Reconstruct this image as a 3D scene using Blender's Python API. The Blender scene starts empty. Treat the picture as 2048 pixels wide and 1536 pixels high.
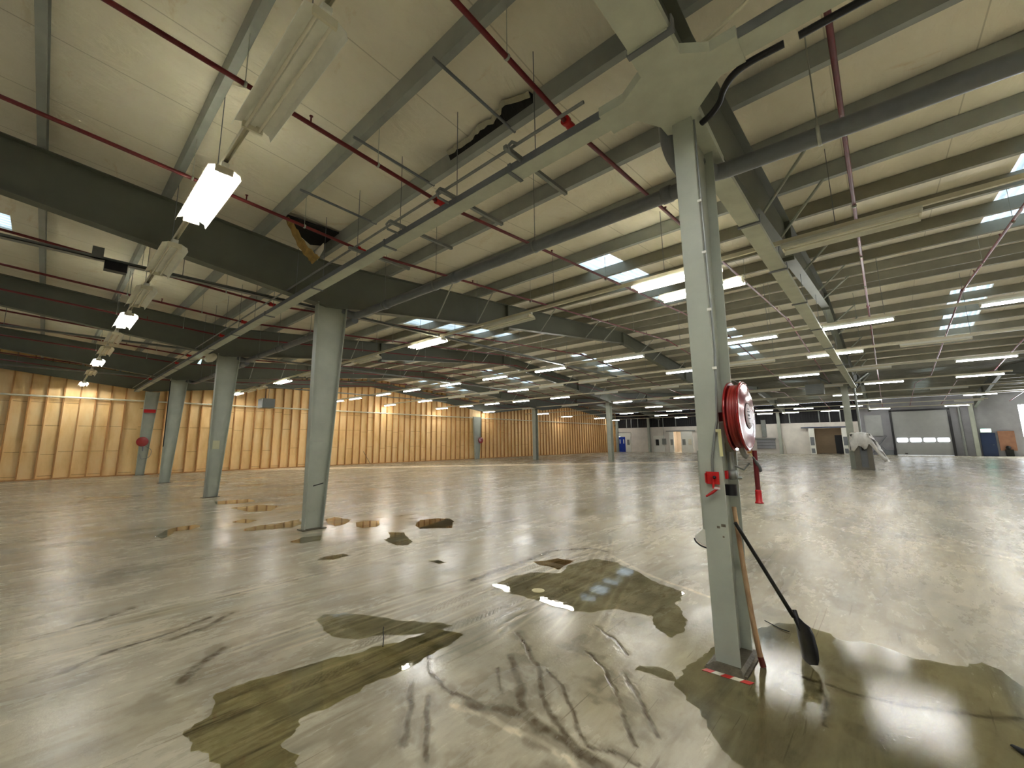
import bpy, math, random
import numpy as np
from mathutils import Vector, Matrix
random.seed(7)
C = bpy.context.scene.collection
PI = math.pi

# ------------------------------------------------------------------ helpers
def lin(c):
    return tuple(((v/255.)/12.92 if v/255. <= .04045 else ((v/255.+.055)/1.055)**2.4) for v in c)

class MB:
    """collects shapes; build() links them as one mesh object"""
    def __init__(s): s.v = []; s.f = []; s.sm = []
    def add(s, vs, fs, smooth=False):
        n = len(s.v); s.v += [tuple(map(float, p)) for p in vs]
        for f in fs: s.f.append(tuple(n+i for i in f)); s.sm.append(smooth)
        return s
    def box(s, x0, x1, y0, y1, z0, z1):
        return s.add([(x0,y0,z0),(x1,y0,z0),(x1,y1,z0),(x0,y1,z0),(x0,y0,z1),(x1,y0,z1),(x1,y1,z1),(x0,y1,z1)],
                     [(0,3,2,1),(4,5,6,7),(0,1,5,4),(1,2,6,5),(2,3,7,6),(3,0,4,7)])
    def cbox(s, c, sx, sy, sz, m=None):
        pts = [Vector((a*sx/2,b*sy/2,d*sz/2)) for d in (-1,1) for a,b in ((-1,-1),(1,-1),(1,1),(-1,1))]
        if m: pts = [m @ p for p in pts]
        c = Vector(c)
        return s.add([c+p for p in pts], [(0,3,2,1),(4,5,6,7),(0,1,5,4),(1,2,6,5),(2,3,7,6),(3,0,4,7)])
    def sweep(s, prof, path, smooth=False, caps=True):
        """profile stations: list of rings (each a list of 3d points) joined"""
        n = len(prof[0]); vs = [p for r in prof for p in r]; fs = []
        for k in range(len(prof)-1):
            for i in range(n):
                j = (i+1) % n; fs.append((k*n+i, k*n+j, (k+1)*n+j, (k+1)*n+i))
        s.add(vs, fs, smooth)
        if caps: s.add(prof[0], [tuple(reversed(range(n)))]); s.add(prof[-1], [tuple(range(n))])
        return s
    def tube(s, pts, r, n=10, caps=True, flat=1.0):
        pts = [Vector(p) for p in pts]; rs = r if isinstance(r, (list, tuple)) else [r]*len(pts)
        t0 = (pts[1]-pts[0]).normalized(); up = Vector((0,0,1)) if abs(t0.z) < .9 else Vector((1,0,0))
        u = t0.cross(up).normalized(); rings = []
        for i, p in enumerate(pts):
            t = (pts[min(i+1, len(pts)-1)]-pts[max(i-1, 0)]).normalized()
            u = (u-t*u.dot(t)).normalized(); w = t.cross(u)
            rings.append([p+u*(rs[i]*math.cos(a))+w*(rs[i]*flat*math.sin(a)) for a in [2*PI*k/n for k in range(n)]])
        return s.sweep(rings, None, True, caps)
    def lathe(s, prof, o, axis='Y', n=40):
        """prof: (radius, along) pairs"""
        o = Vector(o); rings = []
        for r, h in prof:
            ring = []
            for k in range(n):
                a = 2*PI*k/n; c_, s_ = r*math.cos(a), r*math.sin(a)
                ring.append(o+(Vector((c_, h, s_)) if axis == 'Y' else Vector((h, c_, s_)) if axis == 'X' else Vector((c_, s_, h))))
            rings.append(ring)
        return s.sweep(rings, None, True, True)
    def extr(s, poly, axis, a0, a1):
        """2d outline extruded along an axis"""
        def P(p, h): return {'X': (h,p[0],p[1]), 'Y': (p[0],h,p[1]), 'Z': (p[0],p[1],h)}[axis]
        n = len(poly)
        return s.add([P(p,a0) for p in poly]+[P(p,a1) for p in poly],
                     [tuple(reversed(range(n))), tuple(range(n,2*n))]+[(i,(i+1)%n,n+(i+1)%n,n+i) for i in range(n)])
    def build(s, name, mat, parent=None, bevel=0):
        me = bpy.data.meshes.new(name); me.from_pydata(s.v, [], s.f); me.materials.append(mat)
        me.polygons.foreach_set('use_smooth', s.sm); me.update()
        o = bpy.data.objects.new(name, me); C.objects.link(o)
        if parent:
            o.parent = parent
            o.matrix_parent_inverse = Matrix.Translation(-Vector(parent.location)) if parent.location.length else Matrix.Identity(4)
        if bevel:
            b = o.modifiers.new('b', 'BEVEL'); b.width = bevel; b.segments = 2; b.limit_method = 'ANGLE'
        return o

def tag(o, label=None, cat=None, group=None, kind=None):
    if label: o['label'] = label
    if cat: o['category'] = cat
    if group: o['group'] = group
    if kind: o['kind'] = kind
    return o
def empty(name, loc=(0,0,0), label=None, cat=None, group=None, kind=None):
    o = bpy.data.objects.new(name, None); C.objects.link(o); o.location = loc; o.empty_display_size = .1
    return tag(o, label, cat, group, kind)
def copy_tree(o, parent=None):
    c = o.copy(); C.objects.link(c)
    if parent: c.parent = parent
    for ch in list(o.children): copy_tree(ch, c)
    return c
ORD = ['first','second','third','fourth','fifth','sixth','seventh','eighth','ninth','tenth','eleventh','twelfth','thirteenth',
       'fourteenth','fifteenth','sixteenth','seventeenth','eighteenth','nineteenth','twentieth','twenty-first','twenty-second','twenty-third','twenty-fourth','twenty-fifth']

# ------------------------------------------------------------------ materials
def mat(name, col, rough=.6, metal=0, var=.12, scale=3., bump=0., bscale=40., spec=.5, col2=None, emis=0, stretch=None):
    m = bpy.data.materials.new(name); m.use_nodes = True; nt = m.node_tree; b = nt.nodes['Principled BSDF']
    b.inputs['Roughness'].default_value = rough; b.inputs['Metallic'].default_value = metal
    b.inputs['Specular IOR Level'].default_value = spec
    c = lin(col)
    tc = nt.nodes.new('ShaderNodeTexCoord'); src = tc.outputs['Object']
    if stretch:
        mp = nt.nodes.new('ShaderNodeMapping'); mp.inputs['Scale'].default_value = stretch
        nt.links.new(src, mp.inputs['Vector']); src = mp.outputs[0]
    if var:
        n = nt.nodes.new('ShaderNodeTexNoise'); n.inputs['Scale'].default_value = scale; n.inputs['Detail'].default_value = 6
        n.inputs['Roughness'].default_value = .6; nt.links.new(src, n.inputs['Vector'])
        r = nt.nodes.new('ShaderNodeValToRGB'); r.color_ramp.elements[0].position = .3; r.color_ramp.elements[1].position = .72
        a = lin(col2) if col2 else tuple(v*(1-var*1.4) for v in c)
        r.color_ramp.elements[0].color = (*a, 1); r.color_ramp.elements[1].color = (*(tuple(min(1, v*(1+var*.6)) for v in c)), 1)
        nt.links.new(n.outputs['Fac'], r.inputs['Fac']); nt.links.new(r.outputs['Color'], b.inputs['Base Color'])
    else: b.inputs['Base Color'].default_value = (*c, 1)
    if bump:
        n2 = nt.nodes.new('ShaderNodeTexNoise'); n2.inputs['Scale'].default_value = bscale; n2.inputs['Detail'].default_value = 4
        nt.links.new(src, n2.inputs['Vector']); bp = nt.nodes.new('ShaderNodeBump'); bp.inputs['Strength'].default_value = bump
        bp.inputs['Distance'].default_value = .02
        nt.links.new(n2.outputs['Fac'], bp.inputs['Height']); nt.links.new(bp.outputs['Normal'], b.inputs['Normal'])
    return m
def glow(name, col, strength):
    m = bpy.data.materials.new(name); m.use_nodes = True; nt = m.node_tree; b = nt.nodes['Principled BSDF']
    b.inputs['Base Color'].default_value = (*lin(col), 1); b.inputs['Emission Color'].default_value = (*lin(col), 1)
    b.inputs['Emission Strength'].default_value = strength
    return m

M = {}
M['steel'] = mat('column_paint', (170,175,162), .45, 0, .10, 2.5, .05, 60)
M['rafter'] = mat('rafter_paint', (98,101,88), .5, 0, .10, 1.5, .04, 50)
M['purlin'] = mat('purlin_galvanised', (160,164,160), .45, .15, .14, 2.0, .03, 30)
M['purlinp'] = mat('purlin_painted', (136,133,116), .55, 0, .14, 2.0, .03, 30)
M['trunk'] = mat('trunking_paint', (196,200,184), .5, 0, .10, 4, .05, 50)
M['brace'] = mat('brace_steel', (176,178,168), .45, .2, .08)
M['galv'] = mat('galvanised', (140,144,140), .4, .5, .12, 8)
M['red'] = mat('sprinkler_red', (112,26,30), .4, 0, .15, 6)
M['redg'] = mat('reel_red', (150,22,24), .12, 0, .12, 9, .02, 30, .7)
M['hose'] = mat('red_hose', (150,40,34), .4, 0, .1, 20)
M['redl'] = mat('bright_red', (190,22,24), .35, 0, .08)
M['pipe'] = mat('drain_grey', (116,120,124), .42, 0, .14, 3, .03, 30)
M['cream'] = mat('cream_enamel', (222,216,192), .4, 0, .07, 6)
M['white'] = mat('white_enamel', (232,232,222), .35, 0, .05, 6)
M['refl'] = mat('white_reflector', (228,228,216), .3, 0, .07, 6)
M['refl_off'] = mat('white_reflector_unlit', (240,240,230), .3, 0, .07, 6)
def add_uplight(m, f):
    nt = m.node_tree; b_ = nt.nodes['Principled BSDF']; out = nt.nodes['Material Output']
    tl = nt.nodes.new('ShaderNodeBsdfTranslucent'); tl.inputs['Color'].default_value = (.9,.88,.8,1)
    mx = nt.nodes.new('ShaderNodeMixShader'); mx.inputs[0].default_value = f
    nt.links.new(b_.outputs[0], mx.inputs[1]); nt.links.new(tl.outputs[0], mx.inputs[2]); nt.links.new(mx.outputs[0], out.inputs['Surface'])
add_uplight(M['refl'], .42)  # translucency added so lit reflectors also throw light up at the ceiling
M['black'] = mat('black_rubber', (18,18,22), .4, 0, .1)
M['dark'] = mat('dark_gap', (20,20,18), .8, 0, .1)
M['shovel'] = mat('black_plastic', (24,24,26), .28, 0, .2, 12, .05, 40)
M['handle'] = mat('worn_wood', (186,158,120), .6, 0, .2, 14, .1, 60, col2=(150,112,78), stretch=(1,1,.35))
M['label'] = mat('pale_label', (214,200,204), .4, 0, .03)
M['ink'] = mat('dark_print', (74,60,66), .5, 0, 0)
M['tag'] = mat('yellow_tag', (214,210,156), .6, 0, .06)
M['tape_r'] = mat('tape_red', (196,44,36), .5, 0, .12, 30)
M['tape_w'] = mat('tape_white', (214,208,190), .5, 0, .12, 30)
M['tube_on'] = glow('lit_tube', (248,248,246), 95.)
M['tube_on3'] = glow('lit_batten_tube', (248,248,246), 56.)
M['tube_on2'] = glow('lit_cool_tube', (238,244,255), 95.)
M['tube_off'] = mat('unlit_tube', (226,222,204), .25, 0, .03)
M['greybox'] = mat('grey_box', (128,132,128), .5, 0, .08)
M['wallw'] = mat('far_white_blockwork', (224,218,208), .8, 0, .10, 1.2, .12, 9)
M['wallgrey'] = mat('grey_panel', (150,150,154), .7, 0, .16, .8)
M['walldark'] = mat('dark_corrugated', (26,26,28), .7, 0, .2, 3)
M['roomwall'] = mat('back_room_wall', (196,176,146), .8, 0, .1, 1)
M['blue'] = mat('blue_door', (26,64,168), .35, 0, .06)
M['navy'] = mat('navy_door', (28,48,84), .45, 0, .1)
M['roller'] = mat('roller_door_grey', (164,166,164), .5, .1, .06, 2)
M['poly'] = mat('white_polythene', (240,239,236), .3, 0, .08, 8, .5, 14)
M['conc'] = mat('machine_grey', (122,118,108), .7, 0, .14, 5)
M['wood'] = mat('plain_timber', (204,150,84), .7, 0, .15, 5)
M['insul'] = mat('torn_insulation', (178,146,84), .8, 0, .2, 9, .5, 30)
M['foil'] = mat('torn_foil', (176,170,148), .5, 0, .06, 20, .4, 30)
M['brown'] = mat('brown_board', (150,108,84), .7, 0, .15, 3)
M['pane'] = glow('daylit_pane', (240,246,255), 5.0)
M['bigpane'] = glow('daylit_opening', (240,247,255), 34.0)
M['exitg'] = glow('exit_sign_face', (190,255,232), 5.0)
M['sign_reflect'] = glow('sign_face', (200,236,240), 1.2)  # glow stands in for light reflecting off the triangular sign
M['sheet'] = mat('paper_sheet', (198,196,160), .7, 0, .05)
M['soil'] = mat('scuffed_base', (96,88,70), .6, 0, .3, 20, .3, 40)

def nodes(m):
    nt = m.node_tree
    return nt, nt.nodes, nt.links
def ramp(nt, src, pts):
    r = nt.nodes.new('ShaderNodeValToRGB'); e = r.color_ramp.elements
    while len(e) < len(pts): e.new(.5)
    for k, (p, c) in enumerate(pts): e[k].position = p; e[k].color = (*c, 1)
    nt.links.new(src, r.inputs['Fac']); return r
def math_(nt, op, a, b=None, clamp=False):
    n = nt.nodes.new('ShaderNodeMath'); n.operation = op; n.use_clamp = clamp
    for i, v in enumerate((a, b)):
        if v is None: continue
        if isinstance(v, (int, float)): n.inputs[i].default_value = v
        else: nt.links.new(v, n.inputs[i])
    return n.outputs[0]
def noise(nt, vec, scale, detail=5, rough=.55, stretch=None, dist=0, rot=None):
    if stretch or rot:
        mp = nt.nodes.new('ShaderNodeMapping')
        if stretch: mp.inputs['Scale'].default_value = stretch
        if rot: mp.inputs['Rotation'].default_value = rot
        nt.links.new(vec, mp.inputs['Vector']); vec = mp.outputs[0]
    n = nt.nodes.new('ShaderNodeTexNoise'); n.inputs['Scale'].default_value = scale; n.inputs['Detail'].default_value = detail
    n.inputs['Roughness'].default_value = rough; n.inputs['Distortion'].default_value = dist
    nt.links.new(vec, n.inputs['Vector']); return n.outputs['Fac']
def mix(nt, fac, a, b, mode='MIX'):
    n = nt.nodes.new('ShaderNodeMix'); n.data_type = 'RGBA'; n.blend_type = mode
    for i, v in ((0, fac), (6, a), (7, b)):
        if isinstance(v, (int, float)): n.inputs[i].default_value = v
        elif isinstance(v, tuple): n.inputs[i].default_value = (*v, 1)
        else: nt.links.new(v, n.inputs[i])
    return n.outputs[2]

def floor_mat():
    m = bpy.data.materials.new('wet_concrete'); m.use_nodes = True; nt = m.node_tree; b = nt.nodes['Principled BSDF']
    tc = nt.nodes.new('ShaderNodeTexCoord'); v = tc.outputs['Object']
    a = lambda n: (lambda x: (setattr(x, 'attribute_name', n), x.outputs['Fac'])[1])(nt.nodes.new('ShaderNodeAttribute'))
    mud, wet, pale = a('mud'), a('wet'), a('pale')
    big = noise(nt, v, .35, 6, .6, (1, 1.6, 1), .6)
    st = noise(nt, v, 1.6, 8, .66, (.28, 1.5, 1), .3, (0, 0, .10))
    fine = noise(nt, v, 9, 8, .7, (.5, 1.3, 1), .25)
    base = ramp(nt, st, [(.28, lin((122,112,90))), (.42, lin((164,155,132))), (.60, lin((184,177,155))), (.8, lin((204,198,176)))]).outputs['Color']
    patch = ramp(nt, big, [(.34, lin((156,150,134))), (.5, lin((180,173,152))), (.66, lin((190,182,156)))]).outputs['Color']
    col = mix(nt, .45, base, patch)
    fr = ramp(nt, fine, [(.30, (.58,.56,.52)), (.47, (.90,.90,.89)), (.72, (1.08,1.07,1.05))]).outputs['Color']
    col = mix(nt, .52, col, fr, 'MULTIPLY')
    # faint grey blotches of damp
    dmp = ramp(nt, noise(nt, v, .8, 5, .6, (.7, 1.4, 1), .5), [(.52, (0,0,0)), (.66, (1,1,1))]).outputs['Color']
    dmpf = math_(nt, 'MULTIPLY', dmp, .5)
    col = mix(nt, dmpf, col, lin((128,128,112)))
    # thin scratches
    sc = noise(nt, v, 5, 3, .5, (.12, 3.2, 1), 2.0, (0, 0, -.2))
    scr = ramp(nt, sc, [(.30, (1,1,1)), (.335, (0,0,0))]).outputs['Color']
    col = mix(nt, math_(nt, 'MULTIPLY', scr, .5), col, lin((104,94,78)))
    col = mix(nt, pale, col, lin((240,226,196)))
    col = mix(nt, math_(nt, 'MULTIPLY', mud, .95), col, lin((76,64,42)))
    wcol = mix(nt, .5, col, lin((122,112,78)), 'MULTIPLY')
    wcol = mix(nt, .35, col, mix(nt, 1., col, lin((216,206,158)), 'MULTIPLY'))
    col = mix(nt, wet, col, wcol)
    col = mix(nt, 1., col, (1.08,1.07,1.08), 'MULTIPLY')
    nt.links.new(col, b.inputs['Base Color'])
    # roughness: sealed concrete, smeared with water
    rn = ramp(nt, noise(nt, v, 1.1, 6, .65, (.4, 1.4, 1), 1.), [(.3, (.20,)*3), (.55, (.27,)*3), (.75, (.40,)*3)]).outputs['Color']
    r1 = math_(nt, 'ADD', rn, math_(nt, 'MULTIPLY', math_(nt, 'SUBTRACT', fine, .5), .25))
    r2 = nt.nodes.new('ShaderNodeMix'); r2.data_type = 'FLOAT'
    nt.links.new(wet, r2.inputs[0]); nt.links.new(r1, r2.inputs[2]); r2.inputs[3].default_value = .10
    nt.links.new(r2.outputs[0], b.inputs['Roughness'])
    sp = nt.nodes.new('ShaderNodeMix'); sp.data_type = 'FLOAT'; nt.links.new(wet, sp.inputs[0]); sp.inputs[2].default_value = .19; sp.inputs[3].default_value = .7
    nt.links.new(sp.outputs[0], b.inputs['Specular IOR Level'])
    h = math_(nt, 'ADD', math_(nt, 'MULTIPLY', fine, .5), math_(nt, 'MULTIPLY', noise(nt, v, 38, 4, .6), .35))
    h = math_(nt, 'ADD', h, math_(nt, 'MULTIPLY', mud, -.8))
    bp = nt.nodes.new('ShaderNodeBump'); bp.inputs['Strength'].default_value = .22; bp.inputs['Distance'].default_value = .012
    nt.links.new(h, bp.inputs['Height']); nt.links.new(bp.outputs['Normal'], b.inputs['Normal'])
    return m
M['floor'] = floor_mat()

def puddle_mat(name, tint, rip=.0, bump_scale=14., clean=.02, lo=.80, ior=1.36):
    m = bpy.data.materials.new(name); m.use_nodes = True; nt = m.node_tree; nt.nodes.clear()
    out = nt.nodes.new('ShaderNodeOutputMaterial'); tr = nt.nodes.new('ShaderNodeBsdfTransparent'); gl = nt.nodes.new('ShaderNodeBsdfGlossy')
    tc = nt.nodes.new('ShaderNodeTexCoord'); v = tc.outputs['Object']
    n = noise(nt, v, 2.2 if lo > .7 else 3.4, 8, .72, (.35, 1.6, 1) if lo > .7 else (.22, 2.6, 1), 1.2 if lo > .7 else .4)
    c = ramp(nt, n, [(.36, tuple(x*lo for x in tint)), (.5, tint), (.72, tuple(min(1, x*1.10) for x in tint))]).outputs['Color']
    nt.links.new(c, tr.inputs['Color'])
    gl.inputs['Roughness'].default_value = clean; gl.inputs['Color'].default_value = (1,1,1,1)
    bp = nt.nodes.new('ShaderNodeBump'); bp.inputs['Strength'].default_value = rip; bp.inputs['Distance'].default_value = .01
    nt.links.new(noise(nt, v, bump_scale, 4, .6), bp.inputs['Height'])
    fr = nt.nodes.new('ShaderNodeFresnel'); fr.inputs['IOR'].default_value = ior
    if rip: nt.links.new(bp.outputs['Normal'], gl.inputs['Normal']); nt.links.new(bp.outputs['Normal'], fr.inputs['Normal'])
    mx = nt.nodes.new('ShaderNodeMixShader'); nt.links.new(fr.outputs[0], mx.inputs[0]); nt.links.new(tr.outputs[0], mx.inputs[1]); nt.links.new(gl.outputs[0], mx.inputs[2])
    nt.links.new(mx.outputs[0], out.inputs['Surface']); return m
M['pud'] = puddle_mat('brown_puddle', (.97,.96,.84), .03, lo=.80)
M['pud3'] = puddle_mat('streaked_puddle', (.95,.91,.70), .02, lo=.55)
M['pudd'] = puddle_mat('dark_puddle', (.70,.56,.34), .0)
M['pudo'] = puddle_mat('olive_puddle', (.95,.94,.80), .07, 44., .035, ior=1.42)
M['pudl'] = puddle_mat('pale_wet_patch', (.90,.86,.72), .02)

def ceiling_mat():
    m = bpy.data.materials.new('lined_insulation'); m.use_nodes = True; nt = m.node_tree; b = nt.nodes['Principled BSDF']
    tc = nt.nodes.new('ShaderNodeTexCoord'); v = tc.outputs['Object']
    n1 = noise(nt, v, .7, 5, .6)
    col = ramp(nt, n1, [(.3, lin((234,227,206))), (.55, lin((243,237,220))), (.75, lin((247,242,228)))]).outputs['Color']
    st = ramp(nt, noise(nt, v, 1.3, 6, .7, (1, .5, 1), 2), [(.60, (1,1,1)), (.80, lin((226,206,176)))]).outputs['Color']
    col = mix(nt, .8, col, st, 'MULTIPLY')
    # roll joints every 1.2 m
    sep = nt.nodes.new('ShaderNodeSeparateXYZ'); nt.links.new(v, sep.inputs[0])
    fr = math_(nt, 'FRACT', math_(nt, 'MULTIPLY', sep.outputs['Y'], 1/1.2))
    ln = math_(nt, 'LESS_THAN', fr, .012)
    col = mix(nt, math_(nt, 'MULTIPLY', ln, .35), col, lin((110,98,66)))
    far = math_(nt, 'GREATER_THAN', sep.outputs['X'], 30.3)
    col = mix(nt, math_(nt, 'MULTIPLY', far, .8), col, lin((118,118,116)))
    nt.links.new(col, b.inputs['Base Color']); b.inputs['Roughness'].default_value = .55; b.inputs['Specular IOR Level'].default_value = .35
    wr = noise(nt, v, 2.6, 4, .55, (.5, 1.6, 1), 2.5)
    bp = nt.nodes.new('ShaderNodeBump'); bp.inputs['Strength'].default_value = .5; bp.inputs['Distance'].default_value = .05
    nt.links.new(wr, bp.inputs['Height']); nt.links.new(bp.outputs['Normal'], b.inputs['Normal'])
    return m
M['ceiling'] = ceiling_mat()

def timber_mat():
    m = bpy.data.materials.new('timber_panelling'); m.use_nodes = True; nt = m.node_tree; b = nt.nodes['Principled BSDF']
    tc = nt.nodes.new('ShaderNodeTexCoord'); v = tc.outputs['Object']
    n = noise(nt, v, 2.5, 6, .6, (1, 1, .3))
    col = ramp(nt, n, [(.3, lin((234,194,128))), (.5, lin((248,212,150))), (.72, lin((254,224,170)))]).outputs['Color']
    nt.links.new(col, b.inputs['Base Color']); b.inputs['Roughness'].default_value = .62
    return m
M['timber'] = timber_mat()
M['stud'] = mat('stud_timber', (190,138,80), .7, 0, .15, 4)
M['line'] = mat('board_joint', (150,98,50), .8, 0, .1)

def skylight_mat():
    m = bpy.data.materials.new('translucent_sheet'); m.use_nodes = True; nt = m.node_tree; nt.nodes.clear()
    out = nt.nodes.new('ShaderNodeOutputMaterial'); tl = nt.nodes.new('ShaderNodeBsdfTranslucent'); gl = nt.nodes.new('ShaderNodeBsdfTransparent')
    tc = nt.nodes.new('ShaderNodeTexCoord')
    n = noise(nt, tc.outputs['Object'], 1.6, 5, .6, (.5, 2, 1), 1)
    c = ramp(nt, n, [(.3, (.54,.56,.54)), (.55, (.84,.88,.9)), (.8, (.95,.97,1.))]).outputs['Color']
    sx = nt.nodes.new('ShaderNodeSeparateXYZ'); nt.links.new(tc.outputs['Object'], sx.inputs[0])
    sn = math_(nt, 'SINE', math_(nt, 'MULTIPLY', sx.outputs['Y'], 2*PI/.145))
    rb = ramp(nt, sn, [(.0, (.62,.68,.70)), (.55, (1,1,1))]).outputs['Color']  # rib grime and the corrugation's bright and dark stripes put into the colour
    c = mix(nt, 1., c, rb, 'MULTIPLY')
    nt.links.new(c, tl.inputs['Color']); gl.inputs['Color'].default_value = (.88,.94,1.,1)
    mx = nt.nodes.new('ShaderNodeMixShader'); mx.inputs[0].default_value = .35
    nt.links.new(tl.outputs[0], mx.inputs[1]); nt.links.new(gl.outputs[0], mx.inputs[2]); nt.links.new(mx.outputs[0], out.inputs['Surface'])
    return m
M['sky'] = skylight_mat()

# ------------------------------------------------------------------ measurements of the hall (metres)
VX = [3.65, 30.3, 56.95]            # valleys: lines of columns
RX = [-9.675, 16.975, 43.625]       # ridges
XMIN, XMAX, YMIN, YMAX = -10.4, 57.6, -14.0, 29.3
FRAMES = [-13.3, -6.15, 1.0, 8.15, 15.25, 22.45]
def zp(x):                           # underside of the purlins
    return 5.30+.08*min(abs(x-v) for v in VX)
def zs(x): return zp(x)+.26          # roof lining
SKYL = [(-6.85,-.9),(8.2,14.15),(19.8,25.75),(34.85,40.8),(46.45,52.4)]
SKYY = [-9.85,-2.55,4.78,12.25,19.5,26.6]
PUD={
'P1':[(3.62,3.42),(3.94,3.47),(4.29,3.42),(4.37,3.26),(4.52,3.1),(4.75,3.22),(5.03,3.19),(5.35,3.14),(5.35,2.83),(5.21,2.53),(4.99,2.19),(4.88,1.96),(4.78,1.77),(4.49,1.73),(4.27,1.6),(4.11,1.49),(3.92,1.45),(3.68,1.48),(3.77,1.61),(4.0,1.78),(3.94,2.09),(3.69,2.25),(3.62,2.39),(3.6,2.57),(3.59,2.81),(3.57,3.12)],
'P1b':[(4.66,3.67),(4.78,3.59),(5.01,3.53),(5.04,3.3),(4.82,3.26),(4.6,3.22),(4.64,3.4),(4.6,3.54)],
'P2':[(1.87,4.02),(1.97,4.07),(2.13,3.98),(2.26,3.72),(2.35,3.48),(2.49,3.26),(2.61,3.1),(2.63,2.99),(2.44,3.04),(2.29,3.13),(2.1,3.31),(1.94,3.37),(1.83,3.6),(1.84,3.78)],
'P3':[(0.71,3.1),(0.83,3.14),(0.9,3.23),(0.94,3.37),(1.1,3.38),(1.24,3.34),(1.44,3.29),(1.63,3.28),(1.84,3.19),(2.11,3.12),(2.35,3.04),(2.52,3.0),(2.57,2.79),(2.37,2.74),(2.12,2.74),(1.87,2.71),(1.61,2.72),(1.41,2.69),(1.23,2.69),(1.15,2.6),(1.05,2.57),(1.07,2.42),(1.04,2.34),(0.93,2.42),(0.78,2.59),(0.77,2.75),(0.71,2.87),(0.75,2.95)],
'B1':[(4.24,8.91),(4.5,9.02),(4.54,8.73),(4.62,8.46),(4.27,8.09),(4.02,8.03),(4.1,8.54)],
'B2':[(4.48,8.1),(4.68,8.09),(4.93,7.9),(4.57,7.39),(4.29,7.49),(4.28,7.67)],
'B3':[(5.51,7.33),(5.86,7.19),(6.03,6.99),(5.85,6.63),(5.41,6.22),(4.97,6.61),(5.11,6.96)],
'B4':[(4.41,6.79),(4.62,6.55),(4.45,6.31),(4.27,5.85),(4.09,5.74),(3.95,5.83),(4.04,6.34),(4.2,6.4)],
'B5':[(2.79,9.14),(3.05,9.28),(3.34,9.2),(3.87,9.34),(3.72,8.84),(3.43,8.57),(3.05,8.72),(2.71,8.88)],
'B6':[(2.94,7.37),(3.21,7.55),(3.5,7.46),(3.31,7.1),(3.01,7.12)],
'B7':[(2.75,5.97),(2.94,6.06),(3.17,6.0),(3.16,5.87),(2.92,5.81)],
'B8':[(3.76,4.78),(3.87,4.7),(3.86,4.52),(3.76,4.56)],
'B9':[(2.81,10.1),(3.1,10.31),(3.26,9.96),(3.01,9.67)],
'L1':[(1.51,9.62),(1.76,10.16),(2.03,10.35),(2.27,10.35),(2.31,10.1),(2.09,9.85),(1.84,9.85),(1.74,9.59),(1.59,9.31)],
'P5':[(4.61,0.88),(4.67,0.7),(4.62,0.53),(4.54,0.45),(4.62,0.34),(4.59,0.11),(4.53,0.03),(4.59,-0.1),(4.62,-0.19),(4.79,-0.33),(4.71,-0.4),(4.5,-0.47),(4.34,-0.64),(3.38,-0.52),(2.43,0.53),(2.6,0.8),(2.79,0.94),(3.02,1.21),(3.41,1.21),(3.74,1.17),(4.22,1.03)],
'D1':[(3.17,1.37),(3.16,1.28),(3.07,1.22),(3.04,1.3),(3.04,1.42),(3.02,1.49),(3.09,1.48)],
'C1':[(3.4,12.31),(4.07,12.3),(4.35,11.7),(3.88,11.04),(3.51,11.25)],
'C2':[(3.47,14.04),(4.29,13.84),(4.23,13.12),(3.69,13.03),(3.32,13.33)],
}
TR=[
(0.028,[(2.91,2.48),(2.77,2.27),(2.62,2.06),(2.43,1.88),(2.3,1.75),(2.17,1.57),(2.1,1.42),(2.04,1.24)]),
(0.045,[(2.6,2.27),(2.45,2.11),(2.29,1.92),(2.17,1.8),(2.09,1.66),(2.09,1.49),(2.07,1.35),(2.08,1.2)]),
(0.064,[(1.97,2.07),(2.07,1.88),(2.1,1.73),(2.07,1.62)]),
(0.02,[(2.59,1.96),(2.51,1.77),(2.34,1.58),(2.21,1.44),(2.13,1.33),(2.19,1.21),(2.21,1.08)]),
(0.021,[(3.03,1.87),(2.87,1.65),(2.7,1.47),(2.52,1.33),(2.35,1.2),(2.31,1.16)]),
(0.023,[(2.92,1.52),(2.78,1.38),(2.56,1.18),(2.47,1.11)]),
(0.016,[(2.38,2.22),(2.19,2.0)]),
(0.026,[(2.17,2.74),(2.02,2.51),(1.97,2.23),(2.02,2.0),(2.09,1.77)]),
(0.027,[(1.86,2.53),(1.69,2.3),(1.49,2.08)]),
(0.025,[(1.84,2.32),(1.66,2.1),(1.5,1.89)]),
(0.021,[(3.46,2.06),(3.34,1.82),(3.18,1.62)]),
(0.045,[(0.89,4.54),(1.15,4.6),(1.4,4.78)]),
(0.059,[(0.82,3.72),(0.95,3.88),(1.14,4.04)]),
(0.024,[(3.7,0.63),(3.68,0.35),(3.72,0.12),(3.82,-0.09),(4.0,-0.4)]),
(0.018,[(3.73,0.51),(3.49,0.45),(3.19,0.44)]),
(0.066,[(3.57,3.75),(4.03,3.77),(4.63,3.77),(5.3,3.82),(5.79,3.48),(5.78,3.19)]),
(0.031,[(-0.01,4.45),(0.21,4.42),(0.48,4.63),(0.88,4.68),(1.24,4.82)]),
(0.033,[(-0.06,5.46),(0.16,5.42),(0.54,5.52),(0.92,5.72)]),
]
LT=[
(0.022,[(1.93,2.03),(1.98,1.8),(2.01,1.55),(2.01,1.4),(1.98,1.3)]),
(0.024,[(1.89,2.14),(1.95,1.93),(1.97,1.67)]),
(0.033,[(5.62,3.02),(5.22,2.42),(5.04,2.04),(4.86,1.53)]),
]
SKYS = 2.4
EXPO = 0.25

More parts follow.
